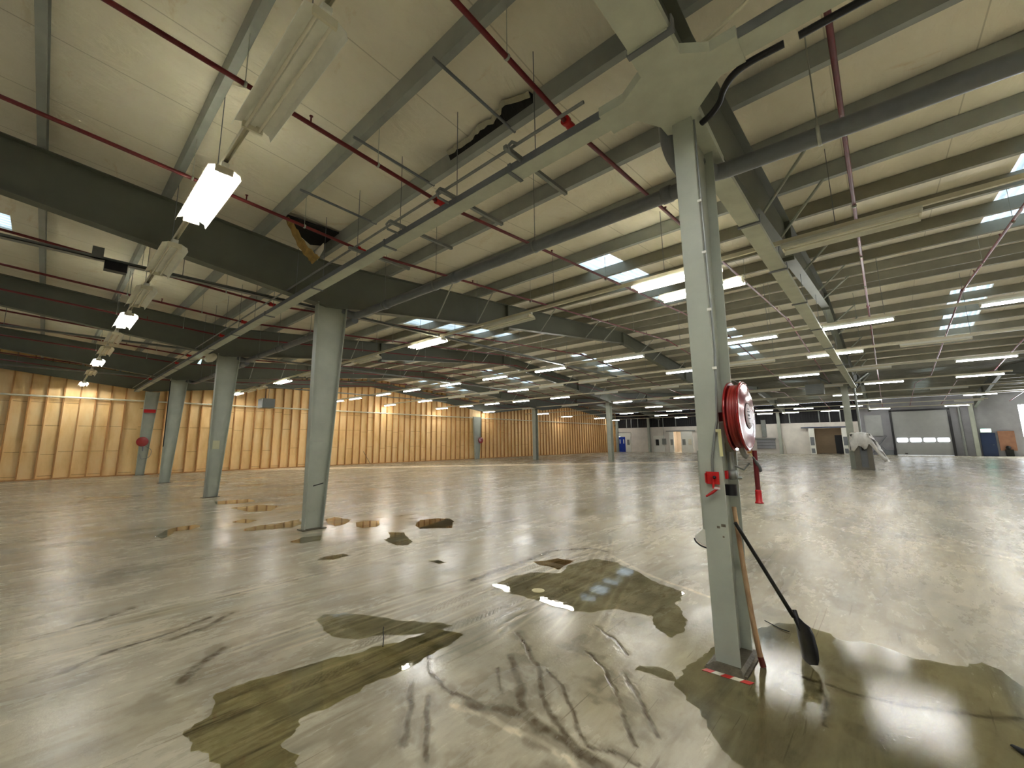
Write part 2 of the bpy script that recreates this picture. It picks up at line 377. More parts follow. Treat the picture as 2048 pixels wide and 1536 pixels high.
# ------------------------------------------------------------------ floor
def smoothstep(a, b, x):
    t = np.clip((x-a)/(b-a), 0, 1); return t*t*(3-2*t)
def vnoise(x, y, seed):
    xi, yi = np.floor(x).astype(np.int64), np.floor(y).astype(np.int64); xf, yf = x-xi, y-yi
    def h(a, b):
        n = (a*374761393+b*668265263+seed*1442695041) & 0xffffffff
        n = ((n ^ (n >> 13))*1274126177) & 0xffffffff
        return ((n ^ (n >> 16)) & 0xffff)/65535.
    u, w = xf*xf*(3-2*xf), yf*yf*(3-2*yf)
    return (h(xi,yi)*(1-u)+h(xi+1,yi)*u)*(1-w)+(h(xi,yi+1)*(1-u)+h(xi+1,yi+1)*u)*w
def fbm(x, y, seed, o=4):
    s = 0; a = .5
    for k in range(o): s = s+a*vnoise(x*2**k, y*2**k, seed+k); a *= .5
    return s/(1-.5**o)
def segdist(x, y, pts):
    d = np.full(x.shape, 1e9)
    for (ax, ay), (bx, by) in zip(pts[:-1], pts[1:]):
        dx, dy = bx-ax, by-ay; t = np.clip(((x-ax)*dx+(y-ay)*dy)/(dx*dx+dy*dy+1e-9), 0, 1)
        d = np.minimum(d, np.hypot(x-ax-t*dx, y-ay-t*dy))
    return d
def polydist(x, y, pts):
    d = segdist(x, y, pts+[pts[0]]); ins = np.zeros(x.shape, bool)
    for (ax, ay), (bx, by) in zip(pts, pts[1:]+[pts[0]]):
        if ay == by: continue
        c = ((ay > y) != (by > y)) & (x < (bx-ax)*(y-ay)/(by-ay)+ax); ins ^= c
    return np.where(ins, -d, d)

def build_floor():
    xs = np.concatenate([np.arange(XMIN-.2, .25, .5), np.arange(.3, 6.6, .016), np.arange(6.65, 12, .12), np.arange(12.2, XMAX+3.6, .4), [XMAX+3.8]])
    ys = np.concatenate([np.arange(YMIN-.2, -1.8, .5), np.arange(-1.6, 5.6, .016), np.arange(5.65, 10.5, .12), np.arange(10.6, YMAX+.3, .4), [YMAX+.5]])
    nx, ny = len(xs), len(ys); X, Y = np.meshgrid(xs, ys, indexing='ij')
    me = bpy.data.meshes.new('floor')
    co = np.stack([X, Y, np.zeros_like(X)], -1).reshape(-1, 3).astype(np.float32)
    i, j = np.meshgrid(np.arange(nx-1), np.arange(ny-1), indexing='ij'); a = (i*ny+j).ravel()
    q = np.stack([a, a+ny, a+ny+1, a+1], -1).astype(np.int32)
    me.vertices.add(len(co)); me.vertices.foreach_set('co', co.ravel())
    me.loops.add(q.size); me.loops.foreach_set('vertex_index', q.ravel())
    me.polygons.add(len(q)); me.polygons.foreach_set('loop_start', np.arange(0, q.size, 4, dtype=np.int32))
    me.update(calc_edges=True)
    wx = X+.05*(fbm(X*9, Y*9, 3)-.5); wy = Y+.05*(fbm(X*9, Y*9, 17)-.5)
    mud = np.zeros_like(X); pale = np.zeros_like(X); wet = np.zeros_like(X)
    rag = fbm(X*22, Y*22, 5)
    for w, p in TR:
        d = segdist(wx, wy, p); mud = np.maximum(mud, (1-smoothstep(w*.25, w*1.15, d))*(.45+.8*rag))
        mud = np.maximum(mud, (1-smoothstep(w, w*3.2, d))*.42*smoothstep(.42, .62, fbm(X*14, Y*14, 31)))
    for w, p in LT:
        d = segdist(wx, wy, p); pale = np.maximum(pale, (1-smoothstep(w*.4, w*1.2, d))*.55*(.5+.7*rag))
    # blotchy dirt in the foreground
    fg = np.exp(-(((X-2.4)/1.3)**2+((Y-1.7)/1.0)**2))
    mud = np.maximum(mud, fg*.55*smoothstep(.55, .72, fbm(X*5, Y*5, 41, 5)))
    # tyre treads running along X through the long puddle
    for y0, sl, x0, x1 in ((3.28,.02,1.6,6.4),(3.05,-.03,1.0,6.2),(2.82,-.05,2.2,6.0),(3.42,.05,2.4,5.6)):
        yc = y0+sl*(X-x0)+.03*np.sin(X*1.7); dd = np.abs(Y-yc)
        band = (1-smoothstep(.05, .075, dd))*smoothstep(x0, x0+.4, X)*(1-smoothstep(x1-.6, x1, X))
        tread = .5+.5*np.sin((X+dd*1.4)*115)
        mud = np.maximum(mud, band*(.18+.42*smoothstep(.35, .8, tread))*smoothstep(.3, .6, fbm(X*3, Y*11, 53)))
        edge = np.exp(-((dd-.085)/.012)**2)*smoothstep(x0, x0+.4, X)*(1-smoothstep(x1-.6, x1, X))
        pale = np.maximum(pale, edge*.35)
    lines = smoothstep(.60, .72, fbm(X*1.2, Y*26, 61))*smoothstep(2.2, 2.6, Y)*(1-smoothstep(3.4, 3.7, Y))*smoothstep(.6, 1.2, X)*(1-smoothstep(5.5, 7, X))
    mud = np.maximum(mud, lines*.45)
    near_ = (1-smoothstep(6, 9, X))*(Y < 9)
    s1 = smoothstep(.60, .70, fbm(X*.9+7, Y*9, 101, 5))*smoothstep(.42, .6, fbm(X*.8, Y*.9, 103, 3))
    mud = np.maximum(mud, s1*.34*near_)
    s2 = smoothstep(.62, .72, fbm(X*3.1, Y*4.2, 105, 6)); mud = np.maximum(mud, s2*.30*near_)
    for y0, sl, x0, x1, cv in ((2.55,.10,2.6,6.5,.05),(2.2,.22,2.9,6.8,.04),(1.9,.3,3.1,5.2,.0),(3.7,.0,1.2,6.0,-.02),(3.95,.02,1.0,5.0,-.02),(4.9,-.12,-.2,3.5,.0),(5.4,-.05,-.2,4,.01)):
        yc = y0+sl*(X-x0)+cv*(X-x0)**2; dd = np.abs(Y-yc+.02*(fbm(X*4, Y*4, 107)-.5))
        m_ = (1-smoothstep(.008, .03, dd))*smoothstep(x0, x0+.3, X)*(1-smoothstep(x1-.5, x1, X))*smoothstep(.35, .6, fbm(X*3, Y*5, 109))
        mud = np.maximum(mud, m_*.5)
        pale = np.maximum(pale, np.exp(-((dd-.05)/.015)**2)*smoothstep(x0, x0+.3, X)*(1-smoothstep(x1-.5, x1, X))*.3)
    # big sweeping skid marks at far right
    for k in range(9):
        r = 9.2+.16*k+.05*math.sin(k*3); d = np.abs(np.hypot(X-16.5, Y+7.2)-r)
        m_ = (1-smoothstep(.02, .05, d))*smoothstep(.4, .6, fbm(X*2, Y*2, 71+k))*smoothstep(8.2, 9., X)*(1-smoothstep(14, 16, X))*(Y > -5)
        if k % 2: pale = np.maximum(pale, m_*.4)
        else: mud = np.maximum(mud, m_*.35)
    # damp sheen round the puddles and column foot
    for cx, cy, rx, ry, s in ((3.1,2.35,.9,.75,.9),(3.9,1.2,1.1,.7,1.),(2.75,1.35,.5,.4,.8),(4.6,7.5,1.6,1.3,.8),(3.2,2.0,.8,.5,.8),(3.6,.2,1.4,.9,.5),(2.3,2.85,.7,.45,.8),(4.35,1.25,.5,.35,1.)):
        d = np.hypot((X-cx)/rx, (Y-cy)/ry)+.9*(fbm(X*2.5, Y*2.5, 81)-.5)
        wet = np.maximum(wet, s*(1-smoothstep(.55, 1.05, d)))
    wet = np.maximum(wet, .55*smoothstep(.60, .70, fbm(X*.7+3, Y*1.5, 91, 5))*smoothstep(.2, 1, X)*(Y > 1.0)*(X < 9))
    # pale strip crossing the far side of the floor, darker beyond it
    d = segdist(X, Y, [(9.5, 28.6), (12.8, 26.6), (28.0, 15.1), (34, 11)])
    pale = np.maximum(pale, (1-smoothstep(.7, 1.3, d))*.95)
    beyond = ((Y-26.4)+(X-13.2)*(11.2/14.8) > .6) & (X > 12)
    mud = np.maximum(mud, np.where(beyond & (X < 40), .38, 0))
    for nme, arr in (('mud', mud), ('wet', wet), ('pale', pale)):
        at = me.attributes.new(nme, 'FLOAT', 'POINT'); at.data.foreach_set('value', np.clip(arr, 0, 1).astype(np.float32).ravel())
    me.materials.append(M['floor']); me.polygons.foreach_set('use_smooth', np.ones(len(q), bool))
    o = bpy.data.objects.new('floor', me); C.objects.link(o); tag(o, kind='structure'); return o
build_floor()

def puddle(key, m, label, amp=.03, z=.003):
    pts = PUD[key]; out = []
    n = len(pts)
    for k in range(n):
        a, b = Vector((*pts[k], 0)), Vector((*pts[(k+1) % n], 0)); L = (b-a).length; st = max(2, int(L/.03))
        for s in range(st):
            p = a.lerp(b, s/st); nn = Vector((-(b-a).y, (b-a).x, 0)).normalized()
            f = float(fbm(np.array([p.x*7.]), np.array([p.y*7.]), 11, 4)[0])-.5
            f2 = float(fbm(np.array([p.x*26.]), np.array([p.y*26.]), 13, 3)[0])-.5
            out.append(p+nn*(amp*3*f+amp*1.2*f2+.012*(float(fbm(np.array([p.x*60.]), np.array([p.y*60.]), 19, 2)[0])-.5)))
    b = MB(); N = len(out); cx = sum((p.x for p in out))/N; cy = sum((p.y for p in out))/N
    b.add([(p.x, p.y, z) for p in out], [tuple(range(N))])
    b.add([(p.x, p.y, z) for p in out]+[(p.x+(p.x-cx)*.004, p.y+(p.y-cy)*.004, .0004) for p in out], [(i, N+i, N+(i+1) % N, (i+1) % N) for i in range(N)])
    o = b.build('puddle', m)
    me = o.data
    if me.polygons[0].normal.z < 0: me.flip_normals()
    return tag(o, label, 'puddle')
puddle('P1', M['pud'], 'large brown puddle with a drain cap, reflecting a roof light')
puddle('P1b', M['pudd'], 'small dark brown puddle just beyond the large one with the drain cap', .015)
puddle('P3', M['pud3'], 'long murky puddle with wheel streaks at the bottom left of the floor', .035)
puddle('P2', M['pud'], 'tapering olive puddle just beyond the long streaked one', .02, .0036)
puddle('P5', M['pudo'], 'wide rippled wet area around the near column foot and shovel', .03)
puddle('D1', M['pud'], 'small puddle on the floor left of the striped tape', .012)
puddle('B1', M['pudl'], 'shallow puddle touching the right foot of the second column', .03)
puddle('B2', M['pudl'], 'shallow puddle second to the right of the second column', .02)
puddle('B3', M['pudd'], 'orange brown puddle right of the second column, darkest of its cluster', .03)
puddle('B4', M['pud'], 'rounded olive puddle just nearer than the orange brown one', .03)
puddle('B5', M['pud'], 'long thin brown puddle left of the second column foot', .03)
puddle('B6', M['pudl'], 'wet patch directly in front of the second column foot', .02)
puddle('B7', M['pudl'], 'small grey wet patch nearer than the second column', .02)
puddle('B8', M['pud'], 'tiny isolated puddle between the second column and the large puddle', .01)
puddle('B9', M['pudl'], 'small brown wet patch beyond and left of the second column', .02)
puddle('L1', M['pudl'], 'curved greenish puddle farthest left of the second column', .02)
puddle('C1', M['pudl'], 'wet patch in front of the third column reflecting the timber wall', .04)
puddle('C2', M['pudl'], 'wet patch right of the third column foot reflecting the timber wall', .04)
b = MB(); b.lathe([(.001,.0045),(.055,.0055),(.062,.0045),(.07,.003),(.07,.0006)], (3.83,2.96,0), 'Z', 28)
o = b.build('floor_drain', M['tape_w']); tag(o, 'round pale drain cap lying in the large brown puddle', 'drain cap')
o.data.materials[0] = mat('cap_plastic', (204,192,140), .4)

# ------------------------------------------------------------------ roof lining, skylights
def build_ceiling():
    xb = sorted(set([XMIN]+VX[:]+RX+[v for s in SKYL for v in s]+[XMAX+.15])); hw = .47
    yb = sorted(set([YMIN]+[v for y in SKYY for v in (y-hw, y+hw)]+[YMAX+.15]))
    b = MB(); T = .12
    for i in range(len(xb)-1):
        x0, x1 = xb[i], xb[i+1]; xm = (x0+x1)/2; hole_x = any(a < xm < c for a, c in SKYL)
        for j in range(len(yb)-1):
            y0, y1 = yb[j], yb[j+1]; ym = (y0+y1)/2
            if hole_x and any(abs(ym-y) < hw for y in SKYY): continue
            P = [(x0,y0),(x1,y0),(x1,y1),(x0,y1)]
            b.add([(x,y,zs(x)) for x, y in P]+[(x,y,zs(x)+T) for x, y in P], [(0,3,2,1),(4,5,6,7),(0,1,5,4),(1,2,6,5),(2,3,7,6),(3,0,4,7)])
    tag(b.build('ceiling', M['ceiling']), kind='structure')
    k = 1
    for a, c in SKYL:
        for y in SKYY:
            n = 26; prof = []
            for q in range(n+1):
                yy = y-hw+2*hw*q/n; prof.append((yy, .018*math.cos(q*PI/2*1.0)))
            b = MB(); up = [(yy, h+.012) for yy, h in prof]
            ring = lambda x: [(x, yy, zs(x)+.06+h) for yy, h in prof]+[(x, yy, zs(x)+.06+h) for yy, h in reversed(up)]
            b.sweep([ring(a), ring(c)], None, False, True)
            o = b.build('window_%d' % k, M['sky']); tag(o, kind='structure'); k += 1
build_ceiling()

# ------------------------------------------------------------------ purlins
def purlin(x, name_label, d=1, m='purlin'):
    b = MB(); z = zp(x); w = .085; t = .006; h = .25; s = d
    poly = [(0,0),(s*w,0),(s*w,.018),(s*(w-t),.018),(s*(w-t),t),(s*t,t),(s*t,h-t),(s*w,h-t),(s*w,h),(0,h)]
    b.extr([(x+px, z+pz) for px, pz in poly], 'Y', YMIN+.02, 29.12)
    o = b.build('purlin', M[m]); tag(o, name_label, 'purlin', 'steel purlins under the roof lining'); return o
for k, x in enumerate([2.3,.9,-.5,-1.95,-3.4,-4.85,-6.3,-7.75,-9.2]):
    purlin(x, 'grey steel purlin, %s up the roof slope left of the near columns' % ORD[k])
purlin(3.4, 'grey purlin directly over the near column line, with torn lining along it')
xs1 = [5.0, 6.45, 7.88, 9.3, 10.85, 12.3, 13.75, 15.2, 16.6]
for k, x in enumerate(xs1):
    purlin(x, 'grey steel purlin, %s up the roof slope right of the near columns' % ORD[k], 1, 'purlin' if k < 3 else 'purlinp')
for k, x in enumerate(xs1):
    purlin(33.95-x-.065, 'grey steel purlin, %s below the ridge on the far slope of the first roof' % ORD[8-k], 1, 'purlinp')
for k, x in enumerate(xs1):
    purlin(x+26.65, 'grey steel purlin, %s up the near slope of the distant second roof' % ORD[k], 1, 'purlinp')
for k, x in enumerate(xs1[1:]):
    purlin(60.6-x-.065, 'grey steel purlin, %s below the ridge on the far slope of the second roof' % ORD[7-k], 1, 'purlinp')

# ------------------------------------------------------------------ rafters
def depth(s):                        # depth of the haunched rafter, s metres from the valley
    return .95-(.95-.72)*min(s, 5.6)/5.6 if s < 5.6 else .72-(.72-.5)*min(s-5.6, 7.7)/7.7
FN = ['behind the camera, farther one','behind the camera, nearer one','over the nearest column','over the second column','over the third column','over the fourth column']
def rafter(span, fi):
    y = FRAMES[fi]
    x0, x1 = [(RX[0]+.0, VX[0]), (VX[0], VX[1]), (VX[1], VX[2])][span]
    near = lambda x: min(abs(x-v) for v in VX)
    st = [x0+(x1-x0)*k/24 for k in range(25)]
    root = empty('rafter', ((x0+x1)/2, y, 0))
    def ring(x, za, zb, w): return [(x,y-w/2,za),(x,y+w/2,za),(x,y+w/2,zb),(x,y-w/2,zb)]
    b = MB()
    b.sweep([ring(x, zp(x)-depth(near(x))+.014, zp(x)-.014, .012) for x in st], None)
    b.sweep([ring(x, zp(x)-.015, zp(x)-.001, .2) for x in st], None)
    b.build('web', M['rafter'], root)
    b = MB(); b.sweep([ring(x, zp(x)-depth(near(x)), zp(x)-depth(near(x))+.015, .2) for x in st], None)
    b.build('bottom_flange', M['rafter'], root)
    js = [RX[span]] if span else [RX[0]+.02]
    js += [v+s*5.6 for v, s in ((VX[span-1], 1), (VX[span], -1))] if span else [VX[0]-5.6]
    for x in js:
        b = MB(); dd = depth(near(x)); b.box(x-.02, x+.02, y-.1, y+.1, zp(x)-dd-.08, zp(x)-.01); b.build('splice_plate', M['rafter'], root)
    bx = [x for x in (xs1 if span == 1 else [q+26.65 for q in xs1] if span == 2 else [])]
    for k, x in enumerate(bx[:8]):
        if k in (1, 2, 4, 6, 7) and fi > 0:
            for xx in ((x+.03,) if x > 20 else (x+.03, 33.95-x-.03)):
                if span == 2 and k > 3: continue
                zb = zp(xx)-depth(near(xx)); b = MB()
                b.tube([(xx, y-.08, zb+.02), (xx, y-.72, zp(xx)+.01)], .022, 4); b.build('fly_brace', M['brace'] if fi != 2 else M['steel'], root)
    lab = ['dark green-grey haunched rafter, near left roof, %s', 'dark green-grey haunched rafter of the first wide roof, %s', 'dark haunched rafter of the distant second roof, in line %s'][span]
    txt = lab % (FN[fi] if span < 2 else FN[fi].replace('over the', 'with the').replace('behind', 'behind'))
    tag(root, txt, 'rafter', 'haunched rafters'); return root
for fi in range(len(FRAMES)):
    for span in range(3): rafter(span, fi)
# end frame against the timber wall
def end_rafter(x0, x1, label):
    y = 29.06; root = empty('rafter', ((x0+x1)/2, y, 0)); near = lambda x: min(abs(x-v) for v in VX)
    st = [x0+(x1-x0)*k/24 for k in range(25)]; b = MB()
    def ring(x, za, zb, w): return [(x,y-w/2,za),(x,y+w/2,za),(x,y+w/2,zb),(x,y-w/2,zb)]
    b.sweep([ring(x, zp(x)-depth(near(x))*.9, zp(x)-.01, .06) for x in st], None); b.build('web', M['rafter'], root)
    b = MB(); b.sweep([ring(x, zp(x)-depth(near(x))*.9-.012, zp(x)-depth(near(x))*.9, .16) for x in st], None); b.build('bottom_flange', M['rafter'], root)
    tag(root, label, 'rafter', 'haunched rafters')
end_rafter(RX[0], VX[0], 'dark end rafter against the timber wall, left of the hose reel column')
end_rafter(VX[0], VX[1], 'dark end rafter against the timber wall under the first wide roof')
end_rafter(VX[1], VX[2], 'dark end rafter against the timber wall under the distant second roof')

# ------------------------------------------------------------------ columns
def tapered_column(y, label, base_soiled=True, yw=.16, x0=3.46, h=4.42, top=4.10, group='tapered columns of the near line'):
    root = empty('steel_column', (x0+.18, y, 0)); t = .014; ya, yb = y-yw/2, y+yw/2
    xb = lambda z: x0+.345+(.16*min(z, 2.7)/2.7+.13*max(0, z-2.7)/1.7 if False else .27*z/4.4)
    MB().box(x0, x0+t, ya, yb, .012, h).build('front_flange', M['steel'], root)
    b = MB(); zz = [.012, h]
    b.sweep([[(xb(z)-t,ya,z),(xb(z),ya,z),(xb(z),yb,z),(xb(z)-t,yb,z)] for z in zz], None); b.build('back_flange', M['steel'], root)
    b = MB(); yc = y+.0
    b.sweep([[(x0+t,yc-.005,z),(xb(z)-t,yc-.005,z),(xb(z)-t,yc+.005,z),(x0+t,yc+.005,z)] for z in zz], None); b.build('web', M['steel'], root)
    b = MB(); b.box(x0-.05, xb(0)+.05, ya-.05, yb+.05, .0, .014); b.build('base_plate', M['soil'], root)
    for dx, dy in ((-.025,-.02),(-.025,.02),(.0,.0)):
        pass
    for xx in (x0+.10, x0+.2):
        MB().lathe([(.011,-.012),(.011,.0)], (xx, yc-.006, .33), 'Y', 8).build('bolt', M['brace'], root)
    tag(root, label, 'column', group); return root
colA = tapered_column(1.0, 'nearest grey steel column carrying the big red hose reel')
colB = tapered_column(8.15, 'second grey tapered column of the near line, scuffed with pale scratches')
colC = tapered_column(15.25, 'third grey tapered column of the near line, with a yellowish notice')
colD = tapered_column(22.45, 'fourth grey tapered column of the near line, with a conduit down its edge')
colE = tapered_column(29.05, 'grey tapered column standing against the timber wall with small red reel', top=4.1)
tapered_column(-6.15, 'grey tapered column of the near line behind the camera')
tapered_column(-13.3, 'grey tapered column of the near line farthest behind the camera')
# paint scratches and marks (worn paint: thin strips on the web face)
def strip(parent, name, m, x0, x1, y, z0, z1, skew=0):
    b = MB(); b.add([(x0,y,z0),(x1,y,z0+skew),(x1,y,z1+skew),(x0,y,z1),(x0,y+.001,z0),(x1,y+.001,z0+skew),(x1,y+.001,z1+skew),(x0,y+.001,z1)],
                    [(0,1,2,3),(4,7,6,5),(0,4,5,1),(3,2,6,7),(1,5,6,2),(0,3,7,4)]); return b.build(name, m, parent)
yf = 8.15-.0068
for a in ((3.56,3.76,1.62,1.65),(3.56,3.75,1.40,1.43),(3.66,3.75,1.19,1.205),(3.66,3.76,2.0,2.01)):
    strip(colB, 'scratch', M['brace'], a[0], a[1], yf, a[2], a[3])
strip(colB, 'scuff_mark', M['dark'], 3.60, 3.80, yf, .78, .80, .04)
strip(colC, 'notice', M['sheet'], 3.555, 3.74, 15.25-.0068, 1.44, 1.70)
b = MB(); b.tube([(3.45,22.36,4.3),(3.45,22.36,1.5)], .02, 6); b.build('conduit', M['dark'], colD)
strip(colE, 'red_band', M['redl'], 3.475, 3.98, 28.96, 3.28, 3.46)
# conduit, tag and marks on the nearest column
b = MB()
b.tube([(3.475,.905,4.3),(3.475,.905,2.3)], .009, 8)
b.tube([(3.475,.905,2.3),(3.46,.93,1.75),(3.445,.955,1.62),(3.445,.985,1.45),(3.445,.99,1.30)], .009, 8)
b.build('grey_conduit', M['galv'], colA)
for z in (3.55,3.1,2.62,2.15): MB().cbox((3.462,.915,z), .014,.03,.02).build('conduit_clip', M['white'], colA)
b = MB(); b.cbox((3.44,.915,1.57), .004,.022,.18); b.cbox((3.44,.922,1.67), .004,.038,.022); b.build('paper_tag', M['tag'], colA)
b = MB(); b.cbox((3.459,.95,.98),.002,.03,.02); b.cbox((3.459,.985,.965),.002,.02,.016); b.cbox((3.459,.955,.90),.002,.012,.012); b.build('rust_mark', M['soil'], colA)
# base haunch of grout under the nearest column
b = MB(); b.sweep([[(3.38,.88,0),(3.90,.88,0),(3.90,1.14,0),(3.38,1.14,0)],[(3.44,.915,.035),(3.83,.915,.035),(3.83,1.09,.035),(3.44,1.09,.035)]], None); b.build('grout_pad', M['soil'], colA)

def plain_column(x, y, label, w=.19, dpt=.38, h=4.6, base=0, flare=0):
    root = empty('steel_column', (x, y, 0)); t = .016
    def X0(z): return x-dpt/2-flare*z
    def X1(z): return x+dpt/2+flare*z
    for nm, f0, f1 in (('front_flange', lambda z: X0(z), lambda z: X0(z)+t), ('back_flange', lambda z: X1(z)-t, lambda z: X1(z)), ):
        b = MB(); b.sweep([[(f0(z),y-w/2,z),(f1(z),y-w/2,z),(f1(z),y+w/2,z),(f0(z),y+w/2,z)] for z in (0, h)], None); b.build(nm, M['steel'], root)
    b = MB(); b.sweep([[(X0(z)+t,y-.006,z),(X1(z)-t,y-.006,z),(X1(z)-t,y+.006,z),(X0(z)+t,y+.006,z)] for z in (0, h)], None); b.build('web', M['steel'], root)
    tag(root, label, 'column'); return root
colF = plain_column(30.3, 1.45, 'far grey column standing behind the polythene-draped machine', w=.3)
plain_column(30.3, 15.95, 'far grey column in front of the blue door, right of the timber wall', w=.32)
plain_column(30.3, 23.35, 'far grey column in front of the timber wall, middle of the hall', w=.36, h=4.6)
plain_column(30.3, 8.75, 'far grey column mostly hidden behind the nearest column', w=.3)
plain_column(30.3, -6.1, 'grey column of the far line beyond the right edge', w=.3)
plain_column(28.5, 29.05, 'grey tapered column against the timber wall carrying a distant red reel', w=.2, dpt=.5, h=4.0, flare=.07)
for y, lab in ((24.25,'grey steel column on the far white wall between blue door and wide doorway'),(8.95,'grey steel column on the far white wall with a pole leaning beside it'),
               (-5.9,'dark grey steel column beside the roller door pipe'),(30.6-1.6,'grey column in the far corner by the timber wall')):
    plain_column(57.3, y, lab, w=.28, dpt=.3, h=4.7)
# splayed braces at the head of the far column
for s, lab in ((1,'left'),(-1,'right')):
    b = MB(); b.tube([(30.2,1.45+s*.1,4.35),(30.0,1.45+s*1.1,5.15)], .07, 4); b.build('head_brace', M['galv'], colF)

# ------------------------------------------------------------------ timber wall (left) and the other walls
def slope_pts(off, x0, x1):
    xs = sorted(set([x0, x1]+[v for v in VX+RX if x0 < v < x1])); return [(x, zs(x)+off) for x in xs]
def wall_left():
    b = MB(); top = slope_pts(.1, XMIN, XMAX)
    b.extr([(XMIN,0),(XMAX,0)]+list(reversed(top)), 'Y', 29.3, 29.5)
    o = b.build('wall_left', M['timber']); tag(o, kind='structure')
    s = MB(); x = XMIN+.1; skip = [(3.2,4.2),(28.0,29.1)]
    while x < 57.2:
        if not any(a-.1 < x < c for a, c in skip): s.box(x, x+.05, 29.17, 29.302, .05, zs(x)-.02)
        x += .565
    s.box(XMIN, XMAX-.4, 29.17, 29.302, 0, .05)
    st = s.build('studs', M['stud'], o); tag(st, 'upright timber studs')
    j = MB(); rnd = random.Random(4); x = XMIN+.15
    while x < 40:                      # broken horizontal board joints
        for z in (.16, 1.28, 2.52, 3.62):
            if rnd.random() < .62: zz=z+rnd.choice((0,0,-.12)); j.box(x+.05, x+.565, 29.293, 29.302, zz, zz+.014)
        x += .565
    j.build('board_joints', M['line'], o)
wall_left()
b = MB(); b.tube([(XMIN+.05,29.10,3.90),(20,29.10,3.90),(XMAX-.4,29.10,3.90)], .045, 8)
for x in range(-9, 57, 3): b.box(x, x+.05, 29.08, 29.165, 3.84, 3.86)
tag(b.build('white_pipe', M['cream']), 'long cream pipe running level along the timber wall', 'pipe')
b = MB(); b.tube([(17.05,28.95,.02),(16.55,29.14,.95)], .016, 6); tag(b.build('stick', M['rafter']), 'thin dark stick leaning against the middle of the timber wall', 'stick')

def wall_far():
    x0, x1 = 57.6, 57.8; b = MB()
    holes = [(28.7,30.0,0,2.5),(18.6,21.3,0,2.75),(3.3,6.2,0,2.8)]      # openings
    ys = sorted(set([YMIN, 1.9, YMAX]+[v for h in holes for v in h[:2] if v < YMAX]))
    for a, c in zip(ys[:-1], ys[1:]):
        if c <= 1.9: continue
        h = [q for q in holes if q[0]-.01 <= a and c <= q[1]+.01]
        b.box(x0, x1, a, c, h[0][3] if h else 0, 3.42)
    o = b.build('wall_far', M['wallw']); tag(o, kind='structure')
    b = MB(); y = 1.9                    # dark profiled cladding above the blockwork
    while y < YMAX: b.box(x0+.04, x0+.10, y, y+.13, 3.42, 5.6); b.box(x0+.10, x0+.14, y, y+.24, 3.42, 5.6); y += .24
    b.build('cladding', M['walldark'], o)
    for y in (27.6,26.9,25.9,22.9,22.3,20.6,13.4,11.3,7.9,5.2,4.3,3.4):
        MB().box(x0-.06, x0+.04, y-.05, y+.05, 3.4, 4.75).build('cladding_post', M['galv'], o)
    b = MB(); b.box(x0, x1, -4.45+.0, -4.45, 0, 0)
    g = MB()
    g.box(x0, x1, -.55, 1.9, 0, 5.6); g.box(x0, x1, -4.45, -.55, 4.3, 5.6); g.box(x0, x1, -8.7, -4.45, 0, 5.6); g.box(x0, x1, YMIN, -8.7, 0, 1.7); g.box(x0, x1, YMIN, -8.7, 4.45, 5.6)
    g.box(x0, x1, YMIN, -13.2, 1.7, 4.45)
    g.build('grey_section', M['wallgrey'], o)
wall_far()
# concrete lintels over the doorways
for a, c, z in ((18.3,21.6,2.75),(2.9,6.6,2.85)):
    pass
# back rooms behind the openings
def room(name, y0, y1, z1, dx, m, lamp):
    b = MB(); x0, x1 = 57.82, 57.8+dx
    b.box(x1, x1+.1, y0-1.2, y1+.6, 0, z1); b.box(x0, x1, y0-1.3, y0-1.2, 0, z1); b.box(x0, x1, y1+.6, y1+.7, 0, z1); b.box(x0, x1, y0-1.3, y1+.7, z1, z1+.1)
    o = b.build(name, M['roomwall'] if m is None else m); tag(o, kind='structure')
    if lamp:
        t = MB(); t.box(x0+.8, x0+2.2, (y0+y1)/2-.1, (y0+y1)/2+.1, z1-.12, z1-.05)
        q = t.build('added_room_light', M['tube_on2'] if lamp > 1 else M['pane']); tag(q, 'unseen ceiling light added to the room behind the %s doorway' % ('bright' if lamp > 1 else 'wide dim'), 'light')  # lamp added to light the back room
room('wall_1', 18.6, 21.3, 3.0, 3.4, None, 2)
room('wall_2', 3.3, 6.2, 3.0, 3.4, None, 1)
# blue double door in a pale frame
d = MB(); d.box(57.52,57.60,28.72,29.0,0,2.5)
def leafdoor(name, y0, y1, z1, m, x=57.5, label=None):
    o = MB().box(x, x+.05, y0, y1, .01, z1).build(name, M[m]); tag(o, kind='structure'); return o
bd = leafdoor('door_1', 28.75, 29.25, 2.15, 'blue'); bd2 = None
dd = MB(); dd.box(57.5,57.55,28.75-1.4+.55,28.75,.01,2.15)
o = dd.build('door_leaf', M['blue'], bd)
for y in (28.15, 28.72): MB().box(57.48,57.50,y-.07,y+.07,1.2,1.8).build('vision_panel', M['white'], bd)
b = MB(); b.box(57.50,57.60,27.1,27.9,0,2.7); b.box(57.46,57.60,27.0,29.1,2.2,2.72); b.build('pale_surround', M['white'], bd)
MB().box(57.44,57.46,27.25,27.6,1.0,1.75).build('notice_panel', M['greybox'], bd)
